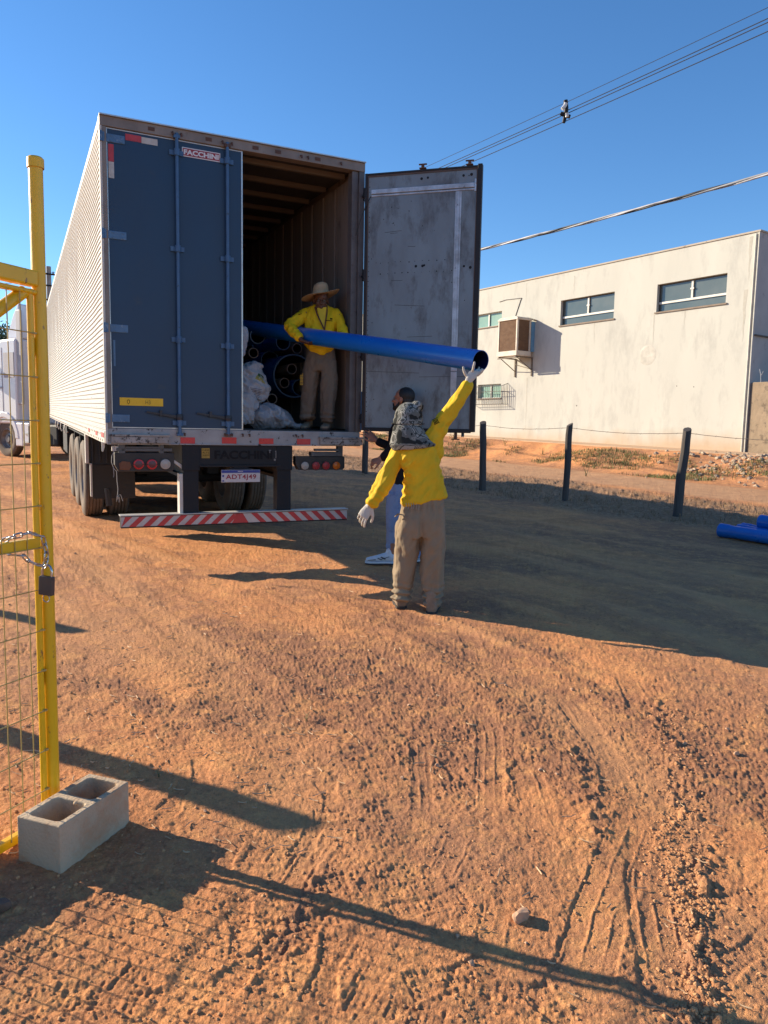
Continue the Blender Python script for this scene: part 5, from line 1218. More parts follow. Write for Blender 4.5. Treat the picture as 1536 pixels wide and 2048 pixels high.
for i, (x, y, s, lb) in enumerate((
    (1113, 1557, .012, 'pale stone alone in the middle right of the yard, between two tyre tracks'), (915, 1877, .013, 'pale stone on the edge of the long post shadow, left of the largest stone'),
    (1144, 1382, .018, 'left one of a close pair of pale stones below the trailer shadow'), (1182, 1388, .016, 'right one of a close pair of pale stones below the trailer shadow'),
    (1080, 1548, .015, 'yellowish stone in the middle of the dirt, above the largest stone'), (1455, 1464, .017, 'pale stone farthest back among those near the right edge'),
    (1370, 1490, .018, 'pale stone with a long shadow beside the dark clods on the right'), (1472, 1510, .022, 'wide pale stone near the right edge, nearest of three'),
    (1393, 1770, .011, 'small light stone beside the dark band of clods'), (875, 1535, .015, 'flat chip of stone with a dark shadow in the middle of the yard'),
    (805, 1560, .013, 'round stone just left of the flat chip'), (942, 1930, .017, 'pale stone lying inside the post shadow at the bottom'),
    (818, 1408, .018, 'pale stone halfway between the worker in the flap hat and the flat chip'), (410, 1630, .012, 'dark stone in the soft shadow to the right of the concrete block'),
    (150, 1112, .022, 'pinkish stone near the gate post below the trailer wheels'), (1012, 1372, .014, 'small stone left of the close pair of stones'),
    (1052, 1890, .009, 'tiny stone just below the largest stone'))):
    stone(x, y, s*.85, lb, 10+i)
stone(2, 1818, .034, 'lump of earth at the left edge, coloured dark for the shade below the block', 44, flat=.8, m=mat('shaded_earth_lump', (.20, .12, .08), .95, bump=.01, bscale=40))  # the shade lying on the lump is put into its dark colour
def scatter_mesh(name, items, m, label, kind='stuff'):
    v = []; f = []
    for vs, fs in items:
        o = len(v); v += vs; f += [tuple(i+o for i in q) for q in fs]
    me = bpy.data.meshes.new(name); me.from_pydata(v, [], f); me.materials.append(m); me.update(); o = bpy.data.objects.new(name, me); COL.objects.link(o); tag(o, label, name.replace('_', ' '), None, kind); return o
rnd = random.Random(5)
def many_surf(P):
    x = np.array([p[0] for p in P]); y = np.array([p[1] for p in P]); return base_z(x, y)+detail(x, y)[0]
def rand_px(n, box, dens=None):
    out = []
    while len(out) < n:
        px, py = rnd.uniform(box[0], box[2]), rnd.uniform(box[1], box[3])
        if dens and rnd.random() > dens(px, py): continue
        g = gpt(px, py); out.append((g.x, g.y))
    return out
# straw
P = rand_px(260, (0, 1060, 900, 1560))+rand_px(110, (0, 1400, 700, 1720))+rand_px(50, (900, 1300, 1536, 2047))+rand_px(60, (560, 1060, 760, 1150))
Zs = many_surf(P); items = []
for (x, y), z in zip(P, Zs):
    a = rnd.uniform(0, 2*pi); l = rnd.uniform(.015, .06); w = rnd.uniform(.0008, .0018)*(1+.12*math.hypot(x, y)); k = rnd.uniform(-.5, .5); pts = []
    for i in range(4):
        u = i/3-.5; aa = a+k*u; pts.append(V((x+cos(aa)*l*u, y+sin(aa)*l*u, z+.004+abs(u)*rnd.uniform(0, .014))))
    n_ = V((-sin(a), cos(a), 0))*w; vs = []
    for p in pts: vs += [tuple(p+n_), tuple(p-n_), tuple(p+V((0, 0, w*1.5)))]
    fs = []
    for i in range(3): o = i*3; fs += [(o, o+1, o+4, o+3), (o+1, o+2, o+5, o+4), (o+2, o, o+3, o+5)]
    items.append((vs, fs))
scatter_mesh('dry_straw', items, mat('straw', (.62, .44, .26), .8, col2=(.34, .21, .12), nscale=3), 'dry straw and twigs strewn over the dirt')
# clods
def clods(P, s0, s1):
    Zs = many_surf(P); it = []
    for (x, y), z in zip(P, Zs):
        s = s0+(s1-s0)*rnd.random()**3; vs = []; n = 6
        for h, r in ((-.5, .75), (.25, 1.), (.8, .5)):
            for j in range(n): q = rnd.uniform(.7, 1.25); vs.append((x+cos(2*pi*j/n+h)*s*r*q, y+sin(2*pi*j/n+h)*s*r*q, z+s*h*.8*rnd.uniform(.8, 1.2)))
        vs.append((x, y, z+s*.85)); fs = [(j, (j+1) % n, n+(j+1) % n, n+j) for j in range(n)]+[(n+j, n+(j+1) % n, 2*n+(j+1) % n, 2*n+j) for j in range(n)]+[(2*n+j, 2*n+(j+1) % n, 3*n) for j in range(n)]
        it.append((vs, fs))
    return it
P1c = rand_px(2200, (0, 1250, 1536, 2047), lambda a, b: .25+.75*max(0, mnoise.noise(V((a*.006, b*.006, 2)))*1.5+.3))
band = smooth_line([(1300, 1400), (1370, 1560), (1400, 1700), (1385, 1850), (1400, 2040)] and [V((1330, 1430, 0)), V((1372, 1560, 0)), V((1345, 1680, 0)), V((1370, 1780, 0)), V((1390, 1850, 0)), V((1400, 2040, 0))], 2)
Pb = []
for _ in range(1300):
    i = rnd.randrange(len(band)-1); c = band[i].lerp(band[i+1], rnd.random()); g = gpt(c.x+rnd.gauss(0, 30), min(2046, max(1380, c.y+rnd.gauss(0, 10)))); Pb.append((g.x, g.y))
scatter_mesh('loose_clods', clods(P1c, .002, .008)+clods(Pb, .003, .010)+clods(rand_px(500, (0, 1040, 1536, 1400)), .003, .011), mat('clod_dirt', (.60, .31, .135), .95, col2=(.48, .24, .11), nscale=14, bump=.002, bscale=90), 'crumbled dirt clods lying over the yard')
# dry grass and debris on the verge, weeds on the bank
def blades(P, Zs, h0, h1, w, n=(3, 7), spread=.05, up=.6):
    it = []
    for (x, y), z in zip(P, Zs):
        vs = []; fs = []
        for _ in range(rnd.randint(*n)):
            a = rnd.uniform(0, 2*pi); h = rnd.uniform(h0, h1); lean_ = rnd.uniform(0, 1)*(1-up)+.1; bx, by = x+rnd.gauss(0, spread), y+rnd.gauss(0, spread); t = V((cos(a), sin(a), 0)); s = V((-sin(a), cos(a), 0))*w
            p0_, p1_, p2_ = V((bx, by, z-.01)), V((bx, by, z))+t*h*lean_*.5+Z_*h*.6, V((bx, by, z))+t*h*lean_*1.3+Z_*h*(1-lean_*.5); o = len(vs); vs += [tuple(p0_-s), tuple(p0_+s), tuple(p1_+s*.7), tuple(p1_-s*.7), tuple(p2_)]; fs += [(o, o+1, o+2, o+3), (o+3, o+2, o+4)]
        it.append((vs, fs))
    return it
def strip_pts(n, t0, t1, o0, o1, cl=0.):
    out = []
    while len(out) < n:
        t, o = rnd.uniform(t0, t1), rnd.uniform(o0, o1)
        if cl and mnoise.noise(V((t*.55, o*.8, 7))) < cl: continue
        p = Wf(t, o, 0); out.append((p.x, p.y))
    return out
P = strip_pts(5200, -9, 24, 8.9, 12.8, -.25); scatter_mesh('dry_grass', blades(P, many_surf(P), .02, .09, .004, (2, 5), .05, .2), mat('dead_grass', (.36, .24, .13), .9, col2=(.18, .105, .06), nscale=2.5), 'dead trampled grass along the fence verge')
P = strip_pts(2600, -9, 20, 2.35, 4.7, .08); scatter_mesh('bank_grass', blades(P, many_surf(P), .03, .13, .008, (3, 7), .07, .6), mat('green_bank_grass', (.13, .16, .045), .8, col2=(.24, .21, .09), nscale=1.2), 'patchy green grass on the bank below the white wall')
def weed(x, y, h, label, leafn=26, group='weeds growing on the bank', z=None, m=None):
    z = gsurf(x, y) if z is None else z; o = thing('weed', label, 'weed', (x, y, z), 0, group); mb = MB()
    for k in range(5):
        a = rnd.uniform(0, 2*pi); mb.tube([(x, y, z-.01), (x+cos(a)*h*.15, y+sin(a)*h*.15, z+h*.5), (x+cos(a)*h*.35, y+sin(a)*h*.35, z+h*rnd.uniform(.7, 1.))], [h*.02, h*.014, h*.006], 4)
    mb.build('stem', mat('weed_stem', (.13, .13, .05), .8), o); mb = MB()
    for k in range(leafn):
        a = rnd.uniform(0, 2*pi); r_ = h*rnd.uniform(.05, .42); c = V((x+cos(a)*r_, y+sin(a)*r_, z+h*rnd.uniform(.08, 1.))); u = V((cos(a), sin(a), rnd.uniform(-.3, .7))).normalized(); w = u.cross(V((rnd.gauss(0, .3), rnd.gauss(0, .3), 1))).normalized(); s = h*rnd.uniform(.07, .15)
        i = [mb.vv(c-u*s), mb.vv(c+w*s*.45), mb.vv(c+u*s), mb.vv(c-w*s*.45)]; mb.face(i)
    mb.build('leaves', m or mat('weed_leaf', (.12, .17, .045), .7, col2=(.20, .20, .07), nscale=5), o, fixn=False); return o
for t_, o_, h_, lb in ((13.0, 2.6, .34, 'weed on the bank just right of the open trailer door'), (11.6, 2.4, .42, 'tallest weed on the bank, below the barred window'), (10.1, 2.7, .26, 'weed on the bank below the air cooler'),
                       (8.3, 2.5, .30, 'weed on the bank behind the middle fence post'), (6.0, 2.8, .28, 'weed on the bank between the middle and the leaning fence post'), (3.2, 3.1, .32, 'bushy weed on the bank just left of the leaning fence post'), (2.2, 3.0, .26, 'low weed on the bank behind the leaning fence post')):
    p = Wf(t_, o_, 0); weed(p.x, p.y, h_, lb, 34)
g = gpt(612, 1441); weed(g.x, g.y, .05, 'tiny green weed alone in the middle of the dirt', 30, None, m=mat('weed_small', (.16, .15, .05), .8))
g = gpt(318, 1560); weed(g.x, g.y, .05, 'small dry weed behind the concrete block', 26, None, m=mat('weed_dry', (.30, .24, .12), .8))
g = gpt(1172, 952); weed(g.x, g.y, .28, 'leggy dry weed by the road between two fence posts', 18, None, m=mat('weed_dry', (.30, .24, .12), .8))
# rubble heap at the wall corner
it = clods([(Wf(rnd.uniform(-3.4, .9), rnd.uniform(1.2, 3.6), 0).x, 0) for _ in range(0)], .02, .1)
Pr = []
for _ in range(420):
    p = Wf(rnd.gauss(-1.6, 1.3), abs(rnd.gauss(2.0, .8))+.4, 0); Pr.append((p.x, p.y))
scatter_mesh('rubble', clods(Pr, .02, .10), mat('rubble_grey', (.52, .40, .28), .95, col2=(.36, .27, .19), nscale=3, bump=.01, bscale=30), 'heap of broken pale rubble at the corner of the warehouse')
# ------------------------------------------------------------------ people
def skin(n, c): return mat(n, c, .5, col2=tuple(v*.85 for v in c), nscale=14, bump=.0005, bscale=200, spec=.35)
M_yellow = mat('yellow_work_shirt', (.74, .48, .02), .75, col2=(.60, .37, .015), nscale=3.5, col3=(.60, .44, .05), n3=6, t3=(.62, .8), bump=.022, bscale=7, spec=.2, stretch=(1.4, 1.4, .7), detail=3.)
M_yellow2 = mat('yellow_work_jacket', (.76, .50, .012), .75, col2=(.66, .42, .01), nscale=3.5, bump=.024, bscale=8, spec=.2, stretch=(1.4, 1.4, .7))
M_khaki = mat('khaki_trousers', (.275, .215, .145), .85, col2=(.22, .17, .115), nscale=4, col3=(.31, .25, .175), n3=7, t3=(.58, .8), bump=.022, bscale=6, spec=.15, stretch=(1.6, 1.6, .5))
M_jeans = mat('light_blue_jeans', (.15, .22, .38), .8, col2=(.22, .29, .44), nscale=3, col3=(.10, .15, .29), n3=8, t3=(.56, .74), bump=.02, bscale=7, spec=.15)
M_blacks = mat('black_shirt', (.012, .011, .014), .8, bump=.002, bscale=90, spec=.2)
M_glove = mat('white_glove', (.56, .53, .47), .8, col2=(.48, .44, .38), nscale=12, bump=.0015, bscale=120, spec=.2)
M_boot = mat('dusty_boot', (.27, .20, .135), .85, col2=(.18, .13, .09), nscale=14, bump=.002, bscale=60)
M_sole = mat('boot_sole', (.05, .04, .035), .8)
M_hair = mat('black_hair', (.012, .010, .010), .55, bump=.004, bscale=160)
def hand(mb, wrist, d, pn, side, curl=.5, s=1., spread=.12, thumb=.6, curls=None):
    """palm and five fingers: d fingers' direction, pn palm normal (towards which they close), side = +1/-1 thumb side"""
    d = V(d).normalized(); pn = V(pn); pn = (pn-d*pn.dot(d)).normalized(); x = d.cross(pn).normalized()*side; w = V(wrist)
    loft(mb, [(w-d*.02*s, x*.026*s, pn*.020*s), (w+d*.015*s, x*.031*s, pn*.017*s), (w+d*.055*s, x*.041*s, pn*.016*s), (w+d*.090*s, x*.041*s, pn*.013*s)], 14)
    for k, (o, L, r) in enumerate(((.030, .072, .0088), (.011, .082, .0090), (-.010, .076, .0086), (-.030, .060, .0078))):
        c = curls[k] if curls else curl*(.85+.12*k); base = w+d*.084*s+x*o*s; a = spread*(o/.03); dr = (d*cos(a)+x*sin(a)).normalized(); pts = [(base-dr*.02*s, r*s)]; p = base; ang = 0
        for q in (.44, .31, .25):
            ang += c; v = (dr*cos(ang)+pn*sin(ang)).normalized(); p = p+v*L*q*s; pts.append((p, r*s*(1-.13*len(pts)*.7)))
        chain(mb, pts, 10)
    tb = w+d*.022*s+x*.028*s; t1 = tb+(d*.62+x*.70+pn*.35*thumb).normalized()*.036*s; t2 = t1+(d*.82+x*.25+pn*.6*thumb).normalized()*.028*s; t3 = t2+(d*.9+pn*.55*thumb).normalized()*.022*s
    chain(mb, [(tb-d*.01*s, .013*s), (t1, .0112*s), (t2, .0098*s), (t3, .0082*s)], 10)
def head(mb, c, fw, up=(0, 0, 1), s=1.):
    """head centred between the ears: skull, jaw, nose, brows, lips, ears, chin; returns eye places"""
    f = V(fw).normalized(); u = V(up); u = (u-f*u.dot(f)).normalized(); x = f.cross(u).normalized(); R = Matrix((x, f, u)).transposed(); P = lambda a, b, z: V(c)+(x*a+f*b+u*z)*s
    ellip(mb, P(0, -.010, .035), .076*s, .095*s, .088*s, R, 24); ellip(mb, P(0, .030, -.030), .060*s, .062*s, .078*s, R, 20); ellip(mb, P(0, .070, -.088), .024*s, .020*s, .022*s, R, 12)
    loft(mb, [(P(0, .086, .018), x*.008*s, f*.008*s), (P(0, .098, -.004), x*.010*s, f*.012*s), (P(0, .112, -.026), x*.016*s, f*.014*s), (P(0, .098, -.036), x*.014*s, f*.010*s)], 10)
    for k in (-1, 1):
        ellip(mb, P(.030*k, .082, .026), .022*s, .012*s, .007*s, R, 10); ellip(mb, P(.040*k, .068, -.018), .020*s, .018*s, .018*s, R, 10); ellip(mb, P(.077*k, -.004, -.006), .010*s, .020*s, .032*s, R, 12)
        ellip(mb, P(.046*k, .038, -.066), .022*s, .030*s, .026*s, R, 10)
    ellip(mb, P(0, .090, -.056), .024*s, .010*s, .006*s, R, 10); ellip(mb, P(0, .088, -.067), .021*s, .010*s, .007*s, R, 10)
    return [P(.030*k, .083, .006) for k in (-1, 1)], P, R
def eyes(E, f, parent, s=1.):
    f = V(f).normalized()
    for e in E:
        mb = MB(); ellip(mb, e, .0125*s, .0125*s, .0125*s, n=12); o = mb.build('eye', mat('eye_white', (.20, .17, .15), .2), parent, smooth=60); mb = MB(); mb.lathe([(.006*s, .0112*s), (.001, .0135*s)], e, f, 10); mb.build('iris', mat('iris_dark', (.02, .012, .01), .2), o)
def shoe(mb, heel, toe, w=.046, h=.075, s=1.):
    heel, toe = V(heel), V(toe); d = (toe-heel); L = d.length; d.normalize(); x = d.cross(Z_).normalized()
    prof = ((0, .75, .95), (.10, .95, 1.05), (.30, .92, 1.0), (.50, .88, .82), (.68, 1.05, .62), (.85, 1.0, .50), (.97, .72, .40), (1.0, .4, .3))
    loft(mb, [(heel+d*L*t+Z_*(h*hh*.5), x*w*ww, Z_*(h*hh*.5)) for t, ww, hh in prof], 18, 2.8)
def sole(name, heel, toe, w, m, parent, z0, t=.02):
    heel, toe = V(heel), V(toe); d = toe-heel; L = d.length; d.normalize(); x = d.cross(Z_).normalized(); P = []
    for q, ww in ((-.02, .55), (.0, .85), (.1, 1.), (.35, .88), (.65, 1.08), (.88, 1.0), (1.0, .62), (1.03, .25)): P.append((q, ww))
    mb = MB(); L0 = [heel+d*L*q+x*w*ww for q, ww in P]+[heel+d*L*q-x*w*ww for q, ww in P[::-1]]; a = [mb.vv(V((p.x, p.y, z0))) for p in L0]; b = [mb.vv(V((p.x, p.y, z0+t))) for p in L0]; n = len(a); mb.face(a[::-1]); mb.face(b)
    for k in range(n): mb.face((a[k], a[(k+1) % n], b[(k+1) % n], b[k]))
    return mb.build(name, m, parent, bevel=.004)
def blend(*fs): return lambda p, n: sum(f(p, n) for f in fs)

# ---- worker with camouflage hat, seen from behind, arm up under the pipe
Y2 = 5.86
w2 = lambda x, y, d=0.: pt(x, y, Y2+d)
gL, gR = gpt(803, 1218), gpt(862, 1229); zL, zR = gz(gL.x, gL.y)+.004, gz(gR.x, gR.y)+.004
p2_ = thing('person', 'worker in yellow shirt and camouflage flap hat, seen from behind, raising an arm', 'person', ((gL.x+gR.x)/2, (gL.y+gR.y)/2, min(zL, zR)))
sk2 = skin('skin_tan', (.30, .15, .085)); X_ = V((1, 0, 0)); Yv = V((0, 1, 0))
mb = MB(); hc = w2(822, 846, .05)
E2, P2h, R2h = head(mb, hc, (.15, 1, .05), s=.96)
chain(mb, [(w2(824, 862, .0), .055), (w2(827, 890, -.01), .06)]); loft(mb, [(w2(829, 893), X_*.12, Yv*.07), (w2(834, 930), X_*.125, Yv*.085), (w2(846, 965), X_*.11, Yv*.08), (w2(846, 1005), X_*.125, Yv*.085), (w2(843, 1040), X_*.13, Yv*.09)])
chain(mb, [(w2(795, 908), .045), (w2(766, 958, -.03), .035), (w2(741, 1008, -.06), .025)]); chain(mb, [(w2(860, 885), .045), (w2(897, 822, -.03), .035), (w2(934, 769, -.0), .025)])
chain(mb, [(w2(822, 1030), .075), (w2(814, 1115, .05), .05), (V((gL.x, gL.y+.03, zL+.09)), .035)]); chain(mb, [(w2(866, 1030), .075), (w2(866, 1115, .0), .05), (V((gR.x, gR.y+.03, zR+.09)), .035)])
fuse(mb, 'body', sk2, p2_, .010, 3)
# shirt
sh = MB(); sl = V((.96, 0, .22)); sl.normalize()
loft(sh, [(w2(848, 1001), V((.172, 0, .036)), Yv*.125), (w2(848, 985), V((.158, 0, .025)), Yv*.118), (w2(848, 962), V((.141, 0, .012)), Yv*.108), (w2(842, 935), V((.139, 0, .012)), Yv*.112), (w2(834, 912), V((.158, 0, .026)), Yv*.115), (w2(830, 893), V((.150, 0, .045)), Yv*.100), (w2(828, 879), V((.10, 0, .03)), Yv*.075), (w2(826, 870), V((.06, 0, .0)), Yv*.062)], 28, 2.2)
chain(sh, [(w2(800, 905), .058), (w2(785, 930, -.01), .060), (w2(771, 958, -.035), .059), (w2(757, 983, -.05), .054), (w2(746, 1003, -.06), .047)], 16)
chain(sh, [(w2(850, 893), .082), (w2(868, 872), .068), (w2(886, 843, -.01), .055), (w2(905, 815, -.02), .047), (w2(922, 790, -.01), .041), (w2(934, 773, .0), .039)], 16)
chain(sh, [(w2(872, 905), .045), (w2(866, 880), .07)], 12)
fa = folds(.020, 10, (.75, 0, 1), .20, 2.); fb = folds(.012, 21, (.6, .2, 1), .3, 6.)
def wr2(p, n):
    v = fa(p, n)+fb(p, n); q = p-w2(820, 985)
    v += .007*sin(p.z*95+4*mnoise.noise(p*7))*math.exp(-((p.x-w2(812, 985).x)/.05)**2)*math.exp(-((p.z-w2(812, 975).z)/.13)**2)   # bunched cloth at the waist
    v += .006*sin((p-w2(745, 1000)).dot(V((-.5, 0, -.85)))*110)*math.exp(-((p-w2(750, 995, -.05)).length/.10)**2)
    v += .005*sin((p-w2(885, 840)).dot(V((.6, 0, .8)))*80)*math.exp(-((p-w2(878, 855)).length/.09)**2)
    return v
shirt2 = fuse(sh, 'shirt', M_yellow, p2_, .0075, 3, wr2)
mb = MB(); c = w2(746, 1004, -.06); d = (w2(741, 1010, -.06)-w2(757, 983, -.05)).normalized(); mb.lathe([(.040, .0), (.049, -.010), (.051, .012), (.046, .022), (.038, .020)], c, d, 20); mb.build('cuff', M_yellow, shirt2, smooth=60)
mb = MB(); c = w2(935, 772, .0); d = (w2(936, 768)-w2(922, 790, -.01)).normalized(); mb.lathe([(.034, .0), (.042, -.012), (.042, .010), (.036, .016), (.030, .012)], c, d, 20); mb.build('cuff', M_yellow, shirt2, smooth=60)
# sleeve badge
mb = MB(); c = w2(870, 843, -.075); u = V((.85, 0, .45)).normalized(); vv_ = V((-.42, 0, .9)).normalized()
for k in range(4): mb.quad(*[tuple(c+u*(a+k*.010-.012)+vv_*b+V((0, -.012, 0))) for a, b in ((0, -.017), (.006, -.017), (.006, .015), (0, .015))])
for b in (-.022, .018): mb.quad(*[tuple(c+u*a+vv_*(b+e)+V((0, -.012, 0))) for a, e in ((-.016, 0), (.030, 0), (.030, .004), (-.016, .004))])
mb.build('sleeve_badge', M_letk, shirt2, fixn=False)
# trousers
tr2 = MB()
loft(tr2, [(w2(846, 994), V((.150, 0, .02)), Yv*.105), (w2(846, 1012), V((.155, 0, .02)), Yv*.115), (w2(844, 1035), V((.172, 0, .01)), Yv*.130), (w2(842, 1058), V((.178, 0, 0)), Yv*.128), (w2(841, 1072), V((.170, 0, 0)), Yv*.115)], 28, 2.4)
def leg(mb, pts):
    loft(mb, [(c, V((rx, 0, 0)), Yv*ry) for c, rx, ry in pts], 20, 2.2)
leg(tr2, [(w2(818, 1045), .085, .105), (w2(816, 1072), .092, .105), (w2(812, 1110, .02), .083, .092), (w2(808, 1145, .04), .073, .085), (w2(806, 1172, .05), .063, .076), (w2(805, 1186, .05), .060, .073), (w2(804, 1199, .05), .055, .068)])
leg(tr2, [(w2(864, 1045), .092, .110), (w2(864, 1072), .098, .108), (w2(866, 1110), .088, .095), (w2(865, 1145), .083, .088), (w2(865, 1175), .074, .082), (w2(864, 1191), .064, .075), (w2(863, 1206, -.01), .056, .070)])
ft = folds(.022, 8, (0, .1, 1), .25, 11.); fu = folds(.011, 17, (.4, 0, 1), .4, 3.)
zc1 = w2(805, 1195).z
def wt2(p, n):
    v = ft(p, n)+fu(p, n); k = math.exp(-((p.z-zc1)/.085)**2)
    v += .016*k*sin(p.z*115+3*mnoise.noise(p*8)+p.x*9)
    v += .008*math.exp(-((p.z-w2(845, 1012).z)/.035)**2)*sin(p.x*150+2*mnoise.noise(p*10))
    sx = p.x-w2(841, 1060).x; v -= .022*math.exp(-(sx/.018)**2)*math.exp(-((p.z-w2(841, 1060).z)/.11)**2)
    return v
tro2 = fuse(tr2, 'trousers', M_khaki, p2_, .0075, 3, wt2)
mb = MB(); c = w2(793, 1030, -.09); mb.tube([tuple(w2(790, 1033, -.06)), tuple(w2(796, 1028, -.115)), tuple(w2(806, 1030, -.135)), tuple(w2(811, 1040, -.135))], [.005, .006, .005, .003], 6, mapped=False); mb.build('pocket_edge', M_khaki, tro2, smooth=60)
mb = MB()
for k in range(6): x = 812+k*5; mb.tube([tuple(w2(x, 1006, -.125)), tuple(w2(x+1, 1012, -.13)), tuple(w2(x+random.uniform(-1, 1), 1018+random.uniform(-3, 3), -.13))], .0022, 4, mapped=False)
mb.build('waist_cord', mat('cord_pale', (.36, .34, .32), .8), tro2)
# boots
for g, z, nx, lab in ((gL, zL, -.03, 0), (gR, zR, .05, 1)):
    mb = MB(); hl = V((g.x, g.y-.02, z+.012)); te = hl+V((nx, .27, 0)); shoe(mb, hl, te, .048, .082); chain(mb, [(hl+V((0, .045, .06)), .047), (hl+V((0, .05, .14)), .046)], 14)
    b = fuse(mb, 'boot', M_boot, p2_, .007, 3, folds(.002, 30)); sole('boot_sole', hl+V((0, -.002, 0)), te, .047, M_sole, b, z)
# hat with neck flap
def camo():
    m = bpy.data.materials.new('camouflage_cloth'); m.use_nodes = True; n = m.node_tree; L = n.links; p = n.nodes['Principled BSDF']; p.inputs['Roughness'].default_value = 1; p.inputs['Specular IOR Level'].default_value = .05
    tc = n.nodes.new('ShaderNodeTexCoord'); nz = n.nodes.new('ShaderNodeTexNoise'); nz.inputs['Scale'].default_value = 11; nz.inputs['Detail'].default_value = 2.5; nz.inputs['Distortion'].default_value = .4; L.new(tc.outputs['Object'], nz.inputs['Vector'])
    cr = n.nodes.new('ShaderNodeValToRGB'); cr.color_ramp.interpolation = 'CONSTANT'; e = cr.color_ramp.elements; e[0].position = 0; e[0].color = (.03, .032, .030, 1); e[1].position = .42; e[1].color = (.13, .135, .125, 1)
    for ps, c in ((.50, (.24, .235, .21, 1)), (.555, (.06, .065, .06, 1)), (.60, (.30, .295, .27, 1)), (.66, (.10, .10, .09, 1))): q = e.new(ps); q.color = c
    L.new(nz.outputs['Fac'], cr.inputs[0]); L.new(cr.outputs[0], p.inputs['Base Color']); return m
M_camo = camo()
mb = MB(); ellip(mb, w2(817, 833, .02), .108, .118, .108, n=24); ellip(mb, w2(834, 813, .03), .050, .07, .045, n=18)
loft(mb, [(w2(816, 838, .02), X_*.115, Yv*.122), (w2(815, 852, .0), X_*.110, Yv*.118), (w2(818, 866, -.02), X_*.130, Yv*.115), (w2(822, 880, -.03), X_*.158, Yv*.115), (w2(826, 889, -.035), V((.180, 0, .005)), Yv*.120), (w2(828, 897, -.035), V((.158, 0, .018)), Yv*.110)], 28, 2.1)
hat2 = fuse(mb, 'hat', M_camo, p2_, .0075, 3, blend(folds(.005, 9, (0, 0, 1), .35, 4.), folds(.002, 20, (.3, 0, 1), .5, 8.), lambda p, n: -.010*math.exp(-((p.z-w2(815, 850).z)/.012)**2)))
mb = MB(); mb.lathe([(.112, 0), (.128, .005), (.126, .012), (.110, .010)], w2(816, 849, .01), V((0, 0, 1)), 32); mb.build('hat_seam', M_camo, hat2, smooth=50)
# gloves
mb = MB(); wr = w2(936, 766, .0); chain(mb, [(wr-V((.02, 0, .03)), .026), (wr, .028)])
loft(mb, [(wr, X_*.028, Yv*.022), (w2(941, 757, .0), X_*.038, Yv*.022), (w2(946, 748, .01), X_*.043, Yv*.02), (w2(949, 742, .02), X_*.040, Yv*.018)], 16)
for P in ([(937, 757, .0, .013), (931, 749, -.015, .0115), (928, 742, -.02, .0105), (926.5, 735, -.02, .009)], [(944, 746, -.0, .0115), (946, 739, -.03, .0105), (947.5, 732, -.045, .0098), (949, 725, -.05, .0088)],
          [(949, 745, .01, .011), (954, 741, .02, .010), (957, 739.5, .06, .0095), (958, 735, .11, .0085)], [(953, 747, .01, .0105), (958, 743, .01, .0098), (962, 740.5, .04, .009), (964, 738, .07, .008)], [(955, 751, .0, .010), (960, 747, -.01, .0092), (964, 743.5, -.02, .0085), (966.5, 740, -.025, .0078)]):
    chain(mb, [(w2(x, y, d+.02), r) for x, y, d, r in P], 10)
fuse(mb, 'glove', M_glove, p2_, .0042, 2, folds(.0012, 40, (0, 0, 1), .5))
mb = MB(); wr = w2(739, 1012, -.065); dv = (w2(727, 1032, -.07)-wr).normalized(); chain(mb, [(wr-dv*.035, .030), (wr, .028)]); hand(mb, wr, dv+V((-.02, 0, 0)), V((.35, .9, -.1)), 1, s=1.12, curls=(.30, .38, .45, .52), thumb=.8)
fuse(mb, 'glove', M_glove, p2_, .0042, 2, folds(.0012, 40, (0, 0, 1), .5))

# ---- man in black shirt behind him
Y3 = 7.82; w3 = lambda x, y, d=0.: pt(x, y, Y3+d)
fA, fB = gpt(772, 1128), gpt(832, 1124)
p3_ = thing('person', 'bearded man in black shirt, blue jeans and white sneakers behind the other worker', 'person', ((fA.x+fB.x)/2, fA.y, gz(fA.x, fA.y)))
sk3 = skin('skin_warm', (.33, .145, .09)); FW = V((-.93, .36, .10))
mb = MB(); hc3 = w3(806, 800); E3, P3h, R3h = head(mb, hc3, FW, (.08, 0, 1), s=1.0)
chain(mb, [(w3(810, 812), .058), (w3(811, 832), .065)])
loft(mb, [(w3(808, 845), V((.07, .13, 0)), V((-.08, .05, 0))), (w3(802, 900), V((.06, .13, 0)), V((-.10, .05, 0))), (w3(800, 960), V((.05, .12, 0)), V((-.09, .04, 0)))])
# near arm, hand at hip height; far arm reaching out
chain(mb, [(w3(800, 850, -.17), .045), (w3(786, 895, -.22), .04), (w3(760, 918, -.20), .027)]); chain(mb, [(w3(800, 850, .14), .045), (w3(785, 893, .16), .04), (w3(752, 880, .14), .027)])
wA = w3(752, 880, .14); hand(mb, wA, w3(738, 868, .16)-wA, V((-.35, .9, -.2)), 1, s=1.05, curl=.22, spread=.25, thumb=.3)
wB = w3(762, 918, -.20); hand(mb, wB, w3(750, 922, -.20)-wB, V((.1, .6, -.8)), 1, s=1.05, curl=.75, thumb=1.)
chain(mb, [(w3(797, 975, -.05), .085), (w3(789, 1045, -.08), .055), (V((fA.x+.06, fA.y, gz(fA.x, fA.y)+.09)), .036)]); chain(mb, [(w3(815, 975, .06), .085), (w3(828, 1045, .06), .055), (V((fB.x+.02, fB.y, gz(fB.x, fB.y)+.09)), .036)])
body3 = fuse(mb, 'body', sk3, p3_, .006, 2); eyes(E3, FW, body3)
